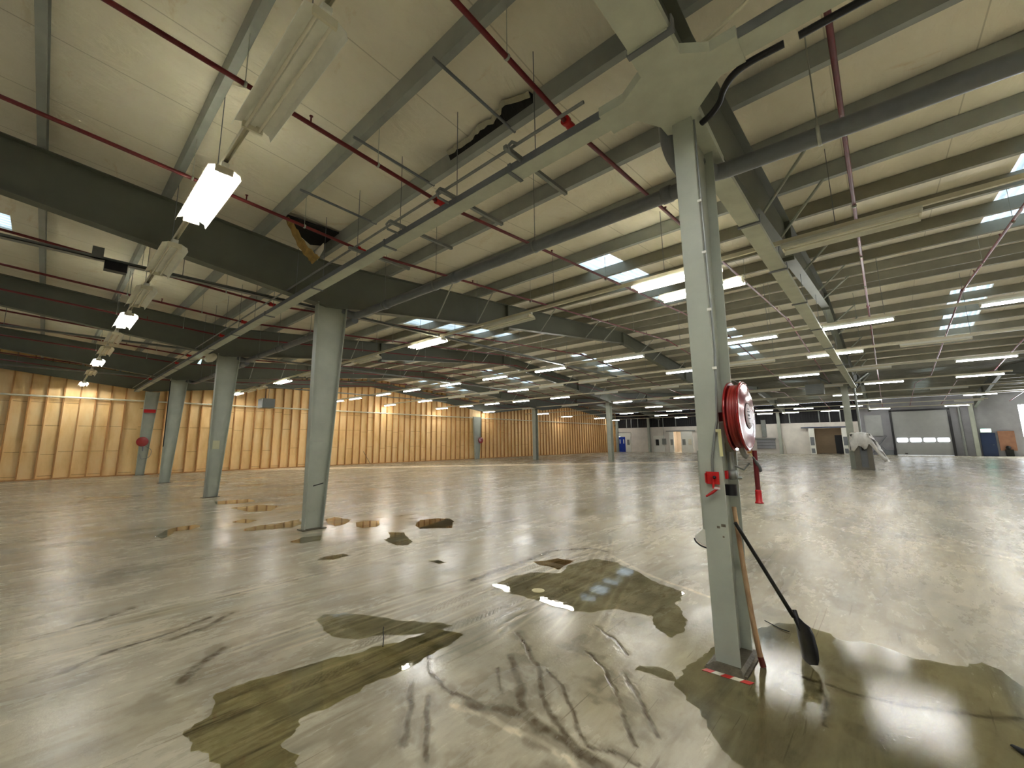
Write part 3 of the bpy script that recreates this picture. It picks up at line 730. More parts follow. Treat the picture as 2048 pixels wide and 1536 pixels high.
# sliding doors beside the bright doorway
def slider(name, y0, y1, z1, panes, label):
    o = MB().box(57.42, 57.50, y0, y1, .01, z1).build(name, M['white']); tag(o, kind='structure')
    for (a, c, za, zb, mm) in panes: MB().box(57.40, 57.42, a, c, za, zb).build('vision_panel', M[mm], o)
    return o
slider('door_2', 18.55, 20.0, 2.75, [(19.45,19.85,1.0,1.75,'greybox'),(18.7,19.1,1.0,1.75,'cream')], '')
slider('door_3', 20.95, 21.55, 2.75, [(21.05,21.4,1.0,1.75,'greybox')], '')
MB().box(57.43,57.50,19.26,19.28,.01,2.75).build('meeting_edge', M['greybox'], bpy.data.objects['door_2'])
b = MB(); b.box(57.36,57.46,18.2,21.9,2.78,2.9); tag(b.build('door_rail', M['galv']), 'sliding door rail over the bright doorway on the far wall', 'rail')
b = MB(); b.box(57.38,57.48,27.0,30.0-.9,2.74,2.8); tag(b.build('door_rail', M['galv']), 'rail over the blue double door on the far wall', 'rail')
# white switch panel and boxes left of that doorway
b = MB(); b.box(57.5,57.6,22.3,23.75,.01,2.25); tag(b.build('switch_backboard', M['white']), 'white full-height board on the far wall behind the switch boxes', 'panel')
b = MB(); b.box(57.40,57.5,23.0,23.4,.95,1.75); tag(b.build('switch_box', M['dark']), 'black switch box on the white board of the far wall', 'box')
t = empty('fuse_box', (57.4,22.3,1.4), 'light grey electrical box with a pipe rising from it', 'box'); b = MB(); b.box(57.35,57.5,22.0,22.5,1.05,1.85); b.build('case', M['greybox'], t)
MB().tube([(57.43,22.3,1.85),(57.43,22.3,3.4)], .03, 6).build('riser_pipe', M['greybox'], t)
# hatch and duct
t = empty('wall_hatch', (57.5,10.4,1), 'dark barred hatch with a duct above, on the far wall', 'hatch')
MB().box(57.46,57.58,9.5,11.35,.55,1.6).build('grille', M['wallgrey'], t)
b = MB(); [b.box(57.44,57.46,9.5,11.35,z,z+.03) for z in (.55,.9,1.25,1.6)]; b.build('bars', M['walldark'], t)
b = MB(); b.box(57.36,57.56,9.4,11.45,1.62,1.78); b.build('shelf', M['galv'], t)
b = MB(); b.box(57.3,57.56,10.25,10.7,1.9,3.9); b.build('duct', M['greybox'], t)
b = MB(); b.tube([(57.15,8.45,.03),(57.40,8.75,1.75)], .035, 6); tag(b.build('leaning_pole', M['cream']), 'pale pole leaning by the column on the far white wall', 'pole')
b = MB(); b.box(57.35,57.55,11.9,12.4,.01,1.0); tag(b.build('timber_board', M['wood']), 'small upright timber board standing at the far wall beside the hatch', 'board')
# tall white leaves either side of the wide doorway
for y0, lab in ((5.75,'left'),(2.95,'right')):
    o = MB().box(57.2, 57.28, y0, y0+.5, .01, 2.8).build('door_%d' % (4 if lab == 'left' else 5), M['white']); tag(o, kind='structure')
    MB().box(57.18,57.2,y0+.08,y0+.42,.95,1.85).build('vision_panel', M['pipe'], o)
    MB().box(57.18,57.2,y0+.1,y0+.4,.12,.62).build('vent_panel', M['pipe'], o)
b = MB(); b.box(57.15,57.4,3.0,6.9,2.82,2.92); tag(b.build('door_track', M['navy']), 'dark blue track over the wide doorway on the far wall', 'rail')
b = MB(); b.box(57.45,57.6,2.4,6.6,2.95,3.42); tag(b.build('lintel', M['wallw']), 'pale concrete lintel over the wide doorway', 'lintel')
b = MB(); b.box(60.6,60.9,3.35,4.3,.01,2.05); tag(b.build('dark_cabinet', M['black']), 'black cabinet inside the room behind the wide doorway', 'cabinet')
# extinguisher like red post by far column
b = MB(); b.lathe([(.001,0),(.08,.0),(.08,.55),(.03,.62),(.001,.64)], (57.1,2.45,.02), 'Z', 12); tag(b.build('fire_extinguisher', M['redl']), 'red extinguisher standing on the floor right of the wide doorway', 'extinguisher')
b = MB(); b.box(57.3,57.4,2.3,2.6,1.6,2.3); tag(b.build('red_panel', M['red']), 'dark red panel on the far wall beside the far column', 'panel')
# roller door
rd = empty('door_6', (57.5,-2.5,0), kind='structure'); b = MB(); z = .02
while z < 4.25: b.box(57.5,57.56,-4.42,-.58,z,z+.53); b.box(57.52,57.55,-4.42,-.58,z+.53,z+.55); z += .55
b.build('curtain', M['roller'], rd)
b = MB(); b.box(57.38,57.6,-.58,-.42,0,4.4); b.box(57.38,57.6,-4.6,-4.42,0,4.4); b.box(57.38,57.6,-4.6,-.42,4.26,4.42); b.build('guide_frame', M['black'], rd)
for k in range(4):
    y = -.72-k*.93; b = MB(); zc = 1.46
    ring = [(y-.06,1.28),(y-.72,1.28),(y-.78,1.34),(y-.78,1.6),(y-.72,1.66),(y-.06,1.66),(y,1.6),(y,1.34)]
    b.extr(ring, 'X', 57.47, 57.50); b.build('window_pane', M['pane'], rd)
b = MB(); b.box(57.42,57.5,-1.35,-1.15,.12,.2); b.build('pull_handle', M['black'], rd)
# second grey shutter area left of it
b = MB(); b.box(57.5,57.58,.2,1.5,1.9,4.0); tag(b.build('grey_shutter', M['roller']), 'grey shuttered panel left of the roller door', 'shutter')
b = MB(); b.tube([(57.3,1.2,.2),(57.3,.0,1.9)], .05, 4); b.tube([(57.3,-.1,.2),(57.3,.5,.9)], .04, 4); b.box(57.25,57.45,-.35,.35,.01,.5); tag(b.build('folded_frame', M['pipe']), 'dark folded metal frame on the floor left of the roller door', 'frame')
b = MB(); b.tube([(57.3,-5.15,0),(57.3,-5.15,4.4)], .09, 10); tag(b.build('downpipe', M['galv']), 'pale vertical downpipe right of the roller door', 'pipe')
o = MB().box(57.5,57.58,-7.1,-6.2,.01,2.05).build('door_7', M['navy']); tag(o, kind='structure')
MB().tube([(57.46,-6.95,1.0),(57.46,-6.85,1.0)], .02, 6).build('door_handle', M['galv'], o)
t = empty('exit_sign', (57.3,-6.55,2.25), 'glowing pale green exit sign over the navy door', 'sign')
MB().box(57.36,57.5,-6.9,-6.25,2.1,2.42).build('housing', M['white'], t); MB().box(57.35,57.36,-6.88,-6.27,2.12,2.4).build('sign_face', M['exitg'], t)
b = MB(); b.box(57.45,57.6,-8.2,-7.25,.5,2.2); tag(b.build('brown_board', M['brown']), 'brown board fixed to the wall right of the navy door', 'board')
b = MB(); b.lathe([(.001,-.1),(.14,-.08),(.16,.08),(.001,.1)], (57.35,-7.7,.75), 'X', 12); b.box(57.25,57.45,-7.95,-7.5,.01,.6); tag(b.build('dark_bin', M['dark']), 'dark bin standing below the brown board', 'bin')
o = MB().box(57.66,57.70,-13.2,-8.7,1.7,4.45).build('window_40', M['bigpane']); tag(o, kind='structure')
MB().box(57.58,57.66,-13.2,-8.7,1.62,1.7).build('sill', M['white'], o)
# remaining walls, outside the frame
b = MB(); b.extr([(XMIN-.2,0),(XMAX+.2,0)]+list(reversed(slope_pts(.1, XMIN-.2, XMAX+.2))), 'Y', YMIN-.2, YMIN); tag(b.build('wall_right', M['wallw']), kind='structure')
b = MB(); b.box(XMIN-.2, XMIN, YMIN, 29.3, 0, 6.1); tag(b.build('wall_behind', M['wallw']), kind='structure')

# ------------------------------------------------------------------ light fittings
def narrow(lit):
    r = empty('fluorescent_fitting'); L = 1.54
    MB().box(-.045,.045,-L/2,L/2,-.012,.045).build('housing', M['white'], r)
    for s in (-1, 1):
        b = MB(); b.tube([(s*.030,-L/2+.03,-.038),(s*.030,L/2-.03,-.038)], .022, 8); b.build('tube', M['tube_on3'] if lit else M['tube_off'], r)
        MB().box(-.05,.05,s*(L/2-.02)-.014,s*(L/2-.02)+.014,-.055,-.010).build('lampholder', M['cream'], r)
    return r
def fitting(lit):
    r = empty('fluorescent_fitting'); L = 1.54
    b = MB()
    up = [(-.165,-.085),(-.150,-.030),(-.075,.004),(.075,.004),(.150,-.030),(.165,-.085)]
    lo = [(.161,-.085),(.146,-.033),(.073,0),(.028,0),(.022,-.018),(-.022,-.018),(-.028,0),(-.073,0),(-.146,-.033),(-.161,-.085)]
    b.extr(up+lo, 'Y', -L/2+.02, L/2-.02); b.build('reflector', M['refl'] if lit else M['refl_off'], r)
    MB().box(-.035,.035,-L/2,L/2,.004,.05).build('spine', M['white'], r)
    for s in (-1, 1):
        b = MB(); b.tube([(s*.055,-L/2+.035,-.045),(s*.055,L/2-.035,-.045)], .014, 8)
        o = b.build('tube', M['tube_on'] if lit else M['tube_off'], r)
        b = MB(); b.box(-.085,.085,s*(L/2-.03)-.012,s*(L/2-.03)+.012,-.065,.004); b.build('lampholder', M['cream'], r)
    return r
P_on, P_off = fitting(True), fitting(False); N_on, N_off = narrow(True), narrow(False); used = set()
ROWS = {  # x of the row: (centre along Y, lit)
 1.0: [(-9.0,1),(-4.2,1),(-1.7,1),(.8,1),(3.25,0),(5.62,1),(8.1,0),(10.55,0),(12.9,1),(15.3,0),(17.6,0),(20.3,1),(23.4,0),(28.0,1)],
 -5.4: [(-8,1),(-3,1),(.5,0),(4,0),(8,1),(12,0),(17,1),(22,0)],  # unseen row at the usual spacing, added to light the column flanges
 7.4: [(-9.1,1),(-4.9,1),(-2.6,1),(.1,0),(2.48,1),(6.5,0),(9.65,1),(13.1,0),(17.7,0),(20.7,1),(23.8,0),(25.5,0),(27.6,1)],
 13.8:[(-9.6,1),(-4.9,1),(-2.6,1),(.3,1),(2.7,1),(6.6,1),(9.8,1),(12.9,1),(16.0,1),(19.3,1),(22.2,1),(25.6,1),(28.0,1)],
 18.2:[(-9,1),(-4.5,0),(-1.4,0),(1.0,1),(3.5,0),(6.0,1),(10.4,0),(12.9,0),(15.2,1),(17.5,0),(20.5,0),(23.85,1),(28.3,1)],
 23.3:[(-9,1),(-3.0,1),(.3,0),(2.65,1),(8.8,0),(12.4,0),(15.8,1),(19.2,1),(22.1,1),(25.0,1),(28.1,1)],
 29.4:[(-3.5,1),(-.2,1),(2.2,0),(5.1,0),(9.75,1),(11.6,0),(14.3,1),(19.0,0),(23.3,0),(28.3,1)],
 35.9:[(-3.0,0),(-9,1),(1.6,1),(6.3,0),(9.3,0),(14.6,1),(26.6,1)],
 42.3:[(-9,1),(-4.9,1),(.7,1),(5.8,1),(15.2,1),(20.2,1),(27.8,1)],
 48.7:[(-5,0),(2.0,1),(5.5,1),(8.7,1),(19.0,1),(27.0,1)],
 55.1:[(-4.9,1),(.2,1),(4.0,1),(7.4,1),(9.8,1),(19.0,1),(28.2,1)]}
RN = ['row left of near columns','row out of view at far left','first row right of near columns','second row right of near columns','third row right of near columns',
      'fourth row right of near columns','row by the far columns','first row past the far columns','second row past the far columns','third row past the far columns','row nearest the far wall']
ZL = 4.52
for ri, (x, fs) in enumerate(ROWS.items()):
    fs = sorted(fs, key=lambda q: -q[0]); cnt = {0: 0, 1: 0}
    for y, lit in fs:
        src = (P_on if lit else P_off) if x < 13 else (N_on if lit else N_off)
        o = src if src.name not in used else copy_tree(src)
        used.add(src.name); o.location = (x, y, ZL)
        w = 'lit' if lit else 'unlit'
        tag(o, '%s tube fitting, %s %s from timber wall, %s' % (w, ORD[cnt[lit]], w, RN[ri]), 'light', 'fluorescent fittings')
        cnt[lit] += 1
o = copy_tree(P_on); o.location = (8.35, 2.35, ZL); tag(o, 'lit fitting hung alongside its row, just left of the nearest column', 'light', 'fluorescent fittings')
# suspended tracks carrying the fittings
for ri, (x, fs) in enumerate(ROWS.items()):
    y0, y1 = max(min(q[0] for q in fs)-1, YMIN+.3), 29.0
    t = empty('light_track', (x, (y0+y1)/2, ZL+.08)); b = MB()
    q = .025 if x < 13 else .045
    b.extr([(x-q,ZL+.052),(x-q,ZL+.11),(x+q,ZL+.11),(x+q,ZL+.052),(x+q-.004,ZL+.052),(x+q-.004,ZL+.106),(x-q+.004,ZL+.106),(x-q+.004,ZL+.052)] if x < 7 else [(x-q,ZL+.047),(x-q,ZL+.11),(x+q,ZL+.11),(x+q,ZL+.047)], 'Y', y0, y1)
    b.build('channel', M['cream'], t)
    y = y0+.5; b = MB()
    while y < y1:
        if x < 20 and y < 16: MB().tube([(x,y,ZL+.11),(x,y,zs(x)-.01)], .005, 5).build('hanger_rod', M['pipe'], t)
        y += 2.45
    tag(t, 'long pale lighting track carrying the %s' % RN[ri], 'lighting track', 'lighting tracks')

# ------------------------------------------------------------------ sprinkler pipes
def zsp(x):
    r = min(abs(x-v) for v in VX); return 4.78+.066*r
k = 0; ysp = [28.5-2.05*i for i in range(0)]
YS = [26.6,24.55,20.5,18.45,16.6,14.3,12.25,10.2,6.15,4.08,2.03,-.03,-2.0,-4.1,-8.2]
for i, y in enumerate(YS):
    t = empty('sprinkler_pipe', (0, y, 4.8)); b = MB()
    for a, c in ((XMIN+.1, RX[0]), (RX[0], VX[0]-.3), (VX[0]-.3, RX[1]), (RX[1], VX[1]), (VX[1], RX[2]), (RX[2], VX[2])):
        b.tube([(a,y,zsp(a)),(c,y,zsp(c))], .024, 8)
    b.build('pipe_run', M['red'], t)
    b = MB(); x = VX[0]-.3; b.tube([(x-.10,y,zsp(x)+.01),(x+.0,y,zsp(x)),(x+.07,y,zsp(x)-.05),(x+.09,y,zsp(x)-.16)], [.036,.046,.044,.036], 10)
    b.lathe([(.05,-.02),(.05,.02)], (x-.1,y,zsp(x)+.012), 'X', 12); b.build('elbow', M['redl'], t)
    b = MB(); x = RX[1]; b.tube([(x-.12,y,zsp(x)),(x+.12,y,zsp(x)-.0)], .042, 8); b.build('ridge_coupling', M['red'], t)
    if -3 < y < 21:
        for x in (-4.4,-1.7,1.55,5.9,8.9,11.9,14.9):
            b = MB(); z = zsp(x); b.tube([(x,y,z+.02),(x,y,z+.085)], .009, 6); b.lathe([(.001,.085),(.02,.09),(.02,.095),(.001,.1)], (x,y,z), 'Z', 8); b.build('sprinkler_head', M['red'], t)
        for x in (.93,2.35,7.9,10.87,13.8):
            b = MB(); z = zsp(x); b.tube([(x,y+.0,z+.024),(x,y,zp(x)+.0)], .004, 5); b.lathe([(.027,-.012),(.030,-.012),(.030,.012),(.027,.012)], (x,y,z), 'X', 12); b.build('pipe_hanger', M['brace'], t)
    tag(t, 'dark red sprinkler pipe crossing the hall, %s from the timber wall' % ORD[i], 'sprinkler pipe', 'sprinkler pipes')

# ------------------------------------------------------------------ cable trunking over the columns
def trunk_y(y0, y1):
    x0, x1, z0, z1 = 2.97, 3.16, 4.35, 4.42
    t = empty('cable_trunking', (x0, (y0+y1)/2, z0)); b = MB(); b.box(x0+.006, x1, y0, y1, z0, z1); b.build('channel', M['trunk'], t)
    b = MB(); b.box(x0-.002, x0+.006, y0, y1, z0+.004, z1+.012); b.build('side_lip', M['pipe'], t)
    y = y0+1.2
    while y < y1:
        b = MB(); b.box(x0-.012, x1+.012, y-.02, y+.02, z0-.012, z0+.0); b.box(x0-.012, x0-.002, y-.02, y+.02, z0, z1+.02)
        b.build('joint_strap', M['pipe'], t); y += 2.35
    y = y0+.9
    while y < min(y1, 16):
        MB().tube([(x0+.05,y,z1),(x0+.05,y,zs(x0)-.01)], .005, 5).build('hanger_rod', M['pipe'], t); y += 1.17
    return t
tag(trunk_y(1.35, 28.9), 'long pale grey cable trunking running past the heads of the near columns', 'cable trunking')
tag(trunk_y(YMIN+.2, .55), 'pale grey cable trunking running on past the nearest column towards the upper right', 'cable trunking')
t = empty('cable_trunking', (3, .95, 4.35)); z0 = 4.35
b = MB(); b.box(-10, 2.62, .77, 1.05, z0, z0+.07); b.build('left_run', M['trunk'], t)
b = MB(); b.box(4.3, 29.9, .90, 1.11, z0, z0+.07); b.build('right_run', M['trunk'], t)
b = MB(); b.extr([(2.55,.78),(2.80,.78),(2.93,.62),(2.93,.45),(3.20,.45),(3.20,.62),(3.42,.85),(4.35,.89),(4.35,1.12),(3.42,1.16),(3.20,1.28),(3.20,1.5),(2.93,1.5),(2.93,1.28),(2.80,1.07),(2.55,1.06)], 'Z', z0-.012, z0+.075); b.build('junction_plate', M['trunk'], t)
for x, a, c in ((2.58,.755,1.07),(5.9,.88,1.13),(7.9,.88,1.13),(10.2,.88,1.13),(13,.88,1.13),(16,.88,1.13),(20,.88,1.13)):
    b = MB(); b.box(x-.025, x+.025, a, c, z0-.022, z0-.012+.012); b.box(x-.025, x+.025, a-.01, a, z0-.022, z0+.09); b.build('joint_strap', M['pipe'], t)
for x in (5.6,8.2,11,14,17,20,24):
    MB().tube([(x,1.0,z0+.07),(x,1.0,zp(x)-.6)], .006, 5).build('hanger_rod', M['pipe'], t)
tag(t, 'broad pale trunking under the nearest rafter with a cross junction at the column', 'cable trunking')
# secondary small conduit beside the long trunking
b = MB(); b.tube([(2.86,1.6,4.50),(2.86,15,4.50),(2.86,28.5,4.50)], .016, 6)
for y in (2.35,3.45,4.5): b.tube([(2.86,y,4.50),(2.80,y+.02,4.50),(2.78,y+.05,4.46),(2.80,y+.05,4.40),(2.97,y+.05,4.40)], .016, 8)
tag(b.build('conduit', M['galv']), 'thin grey conduit with hooked offshoots beside the long trunking', 'conduit')
for i, y in enumerate((2.42,3.42,4.43,5.5)):
    b = MB(); b.box(2.75, 3.82, y-.02, y+.02, 4.425, 4.465); tag(b.build('support_bar', M['galv']), 'short grey support bar over the trunking, %s beyond the nearest column' % ORD[i], 'support bar', 'support bars on the trunking')
for i, y in enumerate((2.86,4.42,6.0)):
    b = MB(); b.tube([(2.19,y-.01,5.33),(3.50,y+.05,5.33)], .018, 6); tag(b.build('tie_bar', M['pipe']), 'thin dark tie bar between two near purlins, %s beyond the nearest column' % ORD[i], 'tie bar', 'tie bars')
# black cable loop at the column head
def spline(pts, n=8):
    out = []; P = [Vector(p) for p in pts]; P = [P[0]*2-P[1]]+P+[P[-1]*2-P[-2]]
    for i in range(1, len(P)-2):
        for k in range(n):
            t = k/n; a, b_, c, d = P[i-1:i+3]
            out.append(.5*((2*b_)+(c-a)*t+(2*a-5*b_+4*c-d)*t*t+(3*b_-a-3*c+d)*t**3))
    return out+[P[-2]]
b = MB(); b.tube(spline([(3.56,.87,4.30),(3.52,.78,4.31),(3.46,.70,4.33),(3.36,.64,4.34),(3.27,.56,4.34),(3.225,.44,4.34),(3.225,.22,4.34)], 6), .026, 8)
tag(b.build('black_cable', M['black']), 'thick black cable looping from the nearest column head to the trunking', 'cable')
b = MB(); b.tube([(3.225,.135,4.34),(3.22,-.2,4.34),(3.22,-1.4,4.34)], .026, 8); tag(b.build('black_cable', M['black']), 'straight black cable along the trunking, upper right beyond the gap', 'cable')
b = MB(); b.tube(spline([(3.0,.86,4.46),(2.95,.62,4.47),(2.86,.4,4.46),(2.7,.05,4.45),(2.62,-.3,4.44)], 6), .014, 8)
tag(b.build('white_cable', M['cream']), 'pale cable hanging over the top of the cross junction', 'cable')

# ------------------------------------------------------------------ rainwater pipes
def drain(ya, yb, label, drop=True):
    t = empty('drain_pipe', (4.3, ya, 4.25)); r = .078
    b = MB()
    if drop: b.tube(spline([(3.62,ya+.17,4.95),(3.62,ya+.17,4.55),(3.63,ya+.17,4.36),(3.74,ya+.17,4.25),(3.95,ya+.17,4.22),(4.17,ya+.18,4.22),(4.28,ya+.26,4.22),(4.3,ya+.42,4.22)], 5), r, 14)
    else: b.tube([(4.3,ya,4.22),(4.3,ya+.5,4.22)], r, 14)
    b.build('bend', M['pipe'], t)
    b = MB(); b.tube([(4.3,ya+.42,4.22),(4.3,yb-.2,4.30)], r, 14); b.build('straight_run', M['pipe'], t)
    b = MB(); b.tube(spline([(4.3,yb-.2,4.30),(4.28,yb-.02,4.31),(4.18,yb+.08,4.33),(4.0,yb+.1,4.36)], 5), r, 14); b.build('end_bend', M['pipe'], t)
    for y in (ya+2.25, ya+4.4, ya+6.0):
        if y < yb-.3:
            f = (y-ya)/(yb-ya); z = 4.22+.08*f
            b = MB(); b.lathe([(r+.001,-.014),(r+.010,-.014),(r+.010,.014),(r+.001,.014)], (4.3,y,z), 'Y', 20); b.tube([(4.3,y,z+r),(4.3,y,zp(4.3)+.1)], .005, 5); b.build('pipe_clip', M['galv'], t)
    for y in (ya+.45, ya+3.9, yb-1.2):
        f = (y-ya)/(yb-ya); b = MB(); b.lathe([(r,-.05),(r+.012,-.05),(r+.012,.05),(r,.05)], (4.3,y,4.22+.08*f), 'Y', 20); b.build('socket', M['pipe'], t)
    tag(t, label, 'drain pipe', 'suspended drain pipes')
drain(1.0, 8.1, 'thick dark grey drain pipe between the nearest and second columns')
drain(8.15, 15.2, 'grey drain pipe between the second and third columns', False)
drain(15.25, 22.4, 'grey drain pipe between the third and fourth columns', False)
t = empty('drain_pipe', (4.3,.9,4.2)); b = MB(); b.tube([(4.3,.86,4.235),(4.3,-6,3.98)], .078, 14); b.build('straight_run', M['pipe'], t)
b = MB(); b.tube(spline([(4.3,.86,4.235),(4.27,.97,4.24),(4.16,1.02,4.25),(4.0,1.09,4.27)],5), .078, 14); b.build('bend', M['pipe'], t)
b = MB(); b.lathe([(.079,-.014),(.088,-.014),(.088,.014),(.079,.014)], (4.3,.14,4.21), 'Y', 20); b.tube([(4.3,.14,4.29),(4.3,.14,5.3)], .006, 5); b.build('pipe_clip', M['brace'], t)
tag(t, 'thick dark drain pipe from the nearest column to the upper right edge', 'drain pipe', 'suspended drain pipes')

# ------------------------------------------------------------------ cross trays at the column heads
for i, (y, z) in enumerate(((9.1,4.58),(16.0,4.56),(23.6,4.52))):
    t = empty('cable_tray', (0, y, z)); b = MB(); b.box(XMIN+.2, 20, y-.06, y+.06, z, z+.012); b.box(XMIN+.2, 20, y-.06, y-.052, z, z+.05); b.box(XMIN+.2, 20, y+.052, y+.06, z, z+.05); b.build('tray', M['galv'], t)
    for x in (-6,-3.5,-1,1.4,5.5,8,11,14,17): MB().tube([(x,y,z+.05),(x,y,zp(x)+.1)], .006, 5).build('hanger_rod', M['pipe'], t)
    tag(t, 'level grey cable tray crossing just beyond the %s column' % ORD[i+1], 'cable tray', 'cable trays')
b = MB(); b.box(.36,.64,8.98,9.12,4.42,4.565); tag(b.build('junction_box', M['black']), 'black box hanging under the first cable tray at left', 'box')
b = MB(); b.box(.20,.34,9.05,9.09,4.58,4.78); tag(b.build('mounting_plate', M['galv']), 'small grey plate standing on the first cable tray at left', 'plate')
# sign and lamp near the third column head
t = empty('emergency_light', (3.2,15.0,4.2), 'cream emergency lamp with a pale triangular sign near the third column head', 'lamp')
b = MB(); b.lathe([(.001,-.35),(.10,-.32),(.13,0),(.10,.32),(.001,.35)], (3.28,15.25,4.26), 'Y', 12); b.build('housing', M['cream'], t)
b = MB(); b.extr([(15.62,4.24),(16.02,4.16),(15.70,4.10)], 'X', 3.10, 3.13); b.build('sign_face', M['sign_reflect'], t)
# unit heaters
for p, lab in (((9.0,27.5,4.0),'pale grey heater box hanging near the timber wall between two columns'),((28.5,2.6,4.3),'grey heater box hanging left of the far column head')):
    t = empty('unit_heater', p); x, y, z = p
    MB().box(x-.35,x+.35,y-.4,y+.4,z-.28,z+.28).build('case', M['greybox'], t, bevel=.02)
    b = MB(); [b.box(x-.36,x-.35,y-.34,y+.34,z-.2+k*.09,z-.17+k*.09) for k in range(5)]; b.build('louvres', M['pipe'], t)
    for s in (-1, 1): MB().tube([(x,y+s*.3,z+.28),(x,y+s*.3,zp(x)+.1)], .01, 5).build('hanger_rod', M['pipe'], t)
    tag(t, lab, 'heater')

# ------------------------------------------------------------------ torn insulation near the second column
t = empty('torn_insulation', (2.7,7.4,5.4), 'torn flap of brown insulation hanging under the lining beside the second rafter', 'insulation')
def ribbon(path, w0, w1, th, name, m):
    b = MB(); rings = []
    for i, p in enumerate(path):
        f = i/(len(path)-1); w = w0+(w1-w0)*f; p = Vector(p); a = Vector((0,w/2,.02*math.sin(i*2.1))); n = Vector((th,0,0))
        rings.append([p-a-n, p+a-n, p+a+n, p-a+n])
    return b.sweep(rings, None, False).build(name, m, t)
ribbon(spline([(2.38,7.3,5.60),(2.52,7.33,5.50),(2.66,7.36,5.33),(2.82,7.4,5.14),(3.0,7.42,5.01),(3.08,7.42,4.96)], 4), .10, .34, .012, 'hanging_flap', M['insul'])
b = MB(); b.add([(3.0,7.3,5.06),(3.16,7.32,5.30),(3.20,7.4,5.22),(3.10,7.42,4.97),(3.01,7.30,5.05),(3.17,7.32,5.29),(3.21,7.41,5.21),(3.11,7.43,4.96)], [(0,1,2,3),(4,7,6,5),(0,4,5,1),(1,5,6,2),(2,6,7,3),(3,7,4,0)]); b.build('foil_corner', M['foil'], t)
b = MB(); b.extr([(2.42,7.22),(2.9,7.2),(3.38,7.18),(3.39,7.9),(3.2,8.03),(2.9,7.8),(2.7,7.55)], 'Z', 5.52, 5.54); b.build('hole_shade', M['dark'], t)  # flat dark patch under the lining, the hole's shade put into colour
# ragged tear in the lining along the valley purlin
t = empty('torn_lining', (3.45,3.0,5.4), 'ragged torn edge of the roof lining along the purlin over the trunking', 'lining'); rnd = random.Random(3)
pts = []; y = 2.55
while y < 4.0: pts.append((3.35-.10*math.exp(-((y-2.85)/.18)**2)-.05*math.exp(-((y-3.3)/.12)**2)+rnd.uniform(-.02,.02), y)); y += .06
b = MB(); N = len(pts); b.sweep([[(3.40,y,5.44),(3.40,y,5.555),(x,y,5.545),(x+.01,y,5.52)] for x, y in pts], None); b.build('gap', M['dark'], t)  # dark solid stands in for the shade inside the tear
b = MB(); b.sweep([[(x-.02,y,5.545),(x-.02,y,5.535),(x+.015,y,5.49+rnd.uniform(-.015,.012)),(x+.02,y,5.50)] for x, y in pts], None); b.build('curled_edge', M['foil'], t)

# ------------------------------------------------------------------ hose reels
def reel(name, c, r, label, detail=True, w=.10):
    x, y, z = c; t = empty(name, c, label, 'hose reel')
    # y is the front face (towards the camera), the drum goes back along +Y
    b = MB(); b.lathe([(.001,-.0085),(r*.30,-.0085),(r*.36,-.0080),(r*.5,-.0066),(r*.65,-.0046),(r*.8,-.0024),(r*.9,-.0012),(r*.965,-.0012),(r,.004),(r,.012),(r*.96,.010),(.001,.008)], c, 'Y', 48); b.build('front_disc', M['redg'], t)
    b = MB(); b.lathe([(.001,w),(r*.96,w),(r,w-.002),(r,w+.012),(.001,w+.012)], c, 'Y', 48); b.build('back_disc', M['redg'], t)
    b = MB(); n = 4
    prof = [(r*.80,.01)]
    for k in range(n):
        a0 = .012+(w-.014)*k/n; a1 = .012+(w-.014)*(k+1)/n
        prof += [(r*.86,a0+.002),(r*.91,(a0+a1)/2),(r*.86,a1-.002)]
    prof += [(r*.80,w-.001)]
    b.lathe(prof, c, 'Y', 40); b.build('coiled_hose', M['hose'], t)
    if detail:
        b = MB(); b.lathe([(.001,-.0125),(r*.345,-.0125),(r*.35,-.0095),(.001,-.0095)], c, 'Y', 36)
        l = b.build('label_disc', M['label'], t)
        b = MB(); rnd = random.Random(2)
        for zz, wd, h in ((.052,.045,.006),(.032,.085,.007),(.004,.06,.016),(-.018,.09,.009),(-.030,.05,.004),(-.056,.05,.005)):
            xx = x-wd/2
            while xx < x+wd/2:
                g = rnd.uniform(.004,.009); b.box(xx, min(xx+g, x+wd/2), y-.0138, y-.0124, z+zz-h/2, z+zz+h/2); xx += g+.002
        b.build('printed_text', M['ink'], l)
        b = MB(); b.lathe([(r*.35,-.009),(r*.36,-.013),(r*.375,-.009),(r*.375,-.006)], c, 'Y', 40); b.build('label_rim', M['dark'], t)
        b = MB(); b.box(x+.135,x+.175,y-.0065,y-.003,z-.055,z+.045); b.build('side_sticker', M['label'], t)
    return t
RC = (3.635,.765,1.78)
R1 = reel('hose_reel', RC, .268, 'large glossy red hose reel mounted on the nearest column', True, .088)
x, y, z = RC
b = MB(); b.box(x-.03,x+.03,y+w_,1.0-.006,z-.035,z+.035) if False else b.box(x-.03,x+.03,y+.112,.994,z-.035,z+.035); b.build('mounting_arm', M['red'], R1)
b = MB(); b.tube(spline([(x+.0,y+.06,z-.235),(x+.02,y+.05,z-.29),(x+.03,y+.03,z-.31)],4), .02, 8); b.build('hub_valve', M['brace'], R1)
b = MB(); b.tube([(x-.02,.90,z-.27),(x-.02,.90,z-.48)], .022, 8); b.lathe([(.001,-.03),(.035,-.03),(.035,.03),(.001,.03)], (x-.02,.90,z-.44), 'Z', 10)
b.tube([(x-.02,.90,z-.47),(x+.06,.86,z-.47)], .012, 6); b.tube([(x-.02,.90,z-.36),(x+.08,.84,z-.41),(x+.10,.80,z-.36)], .007, 6); b.build('stop_valve', M['galv'], R1)
b = MB(); b.tube([(x+.02,.93,z-.60),(x+.02,.93,z-.52)], .045, 12); b.build('valve_body', M['black'], R1)
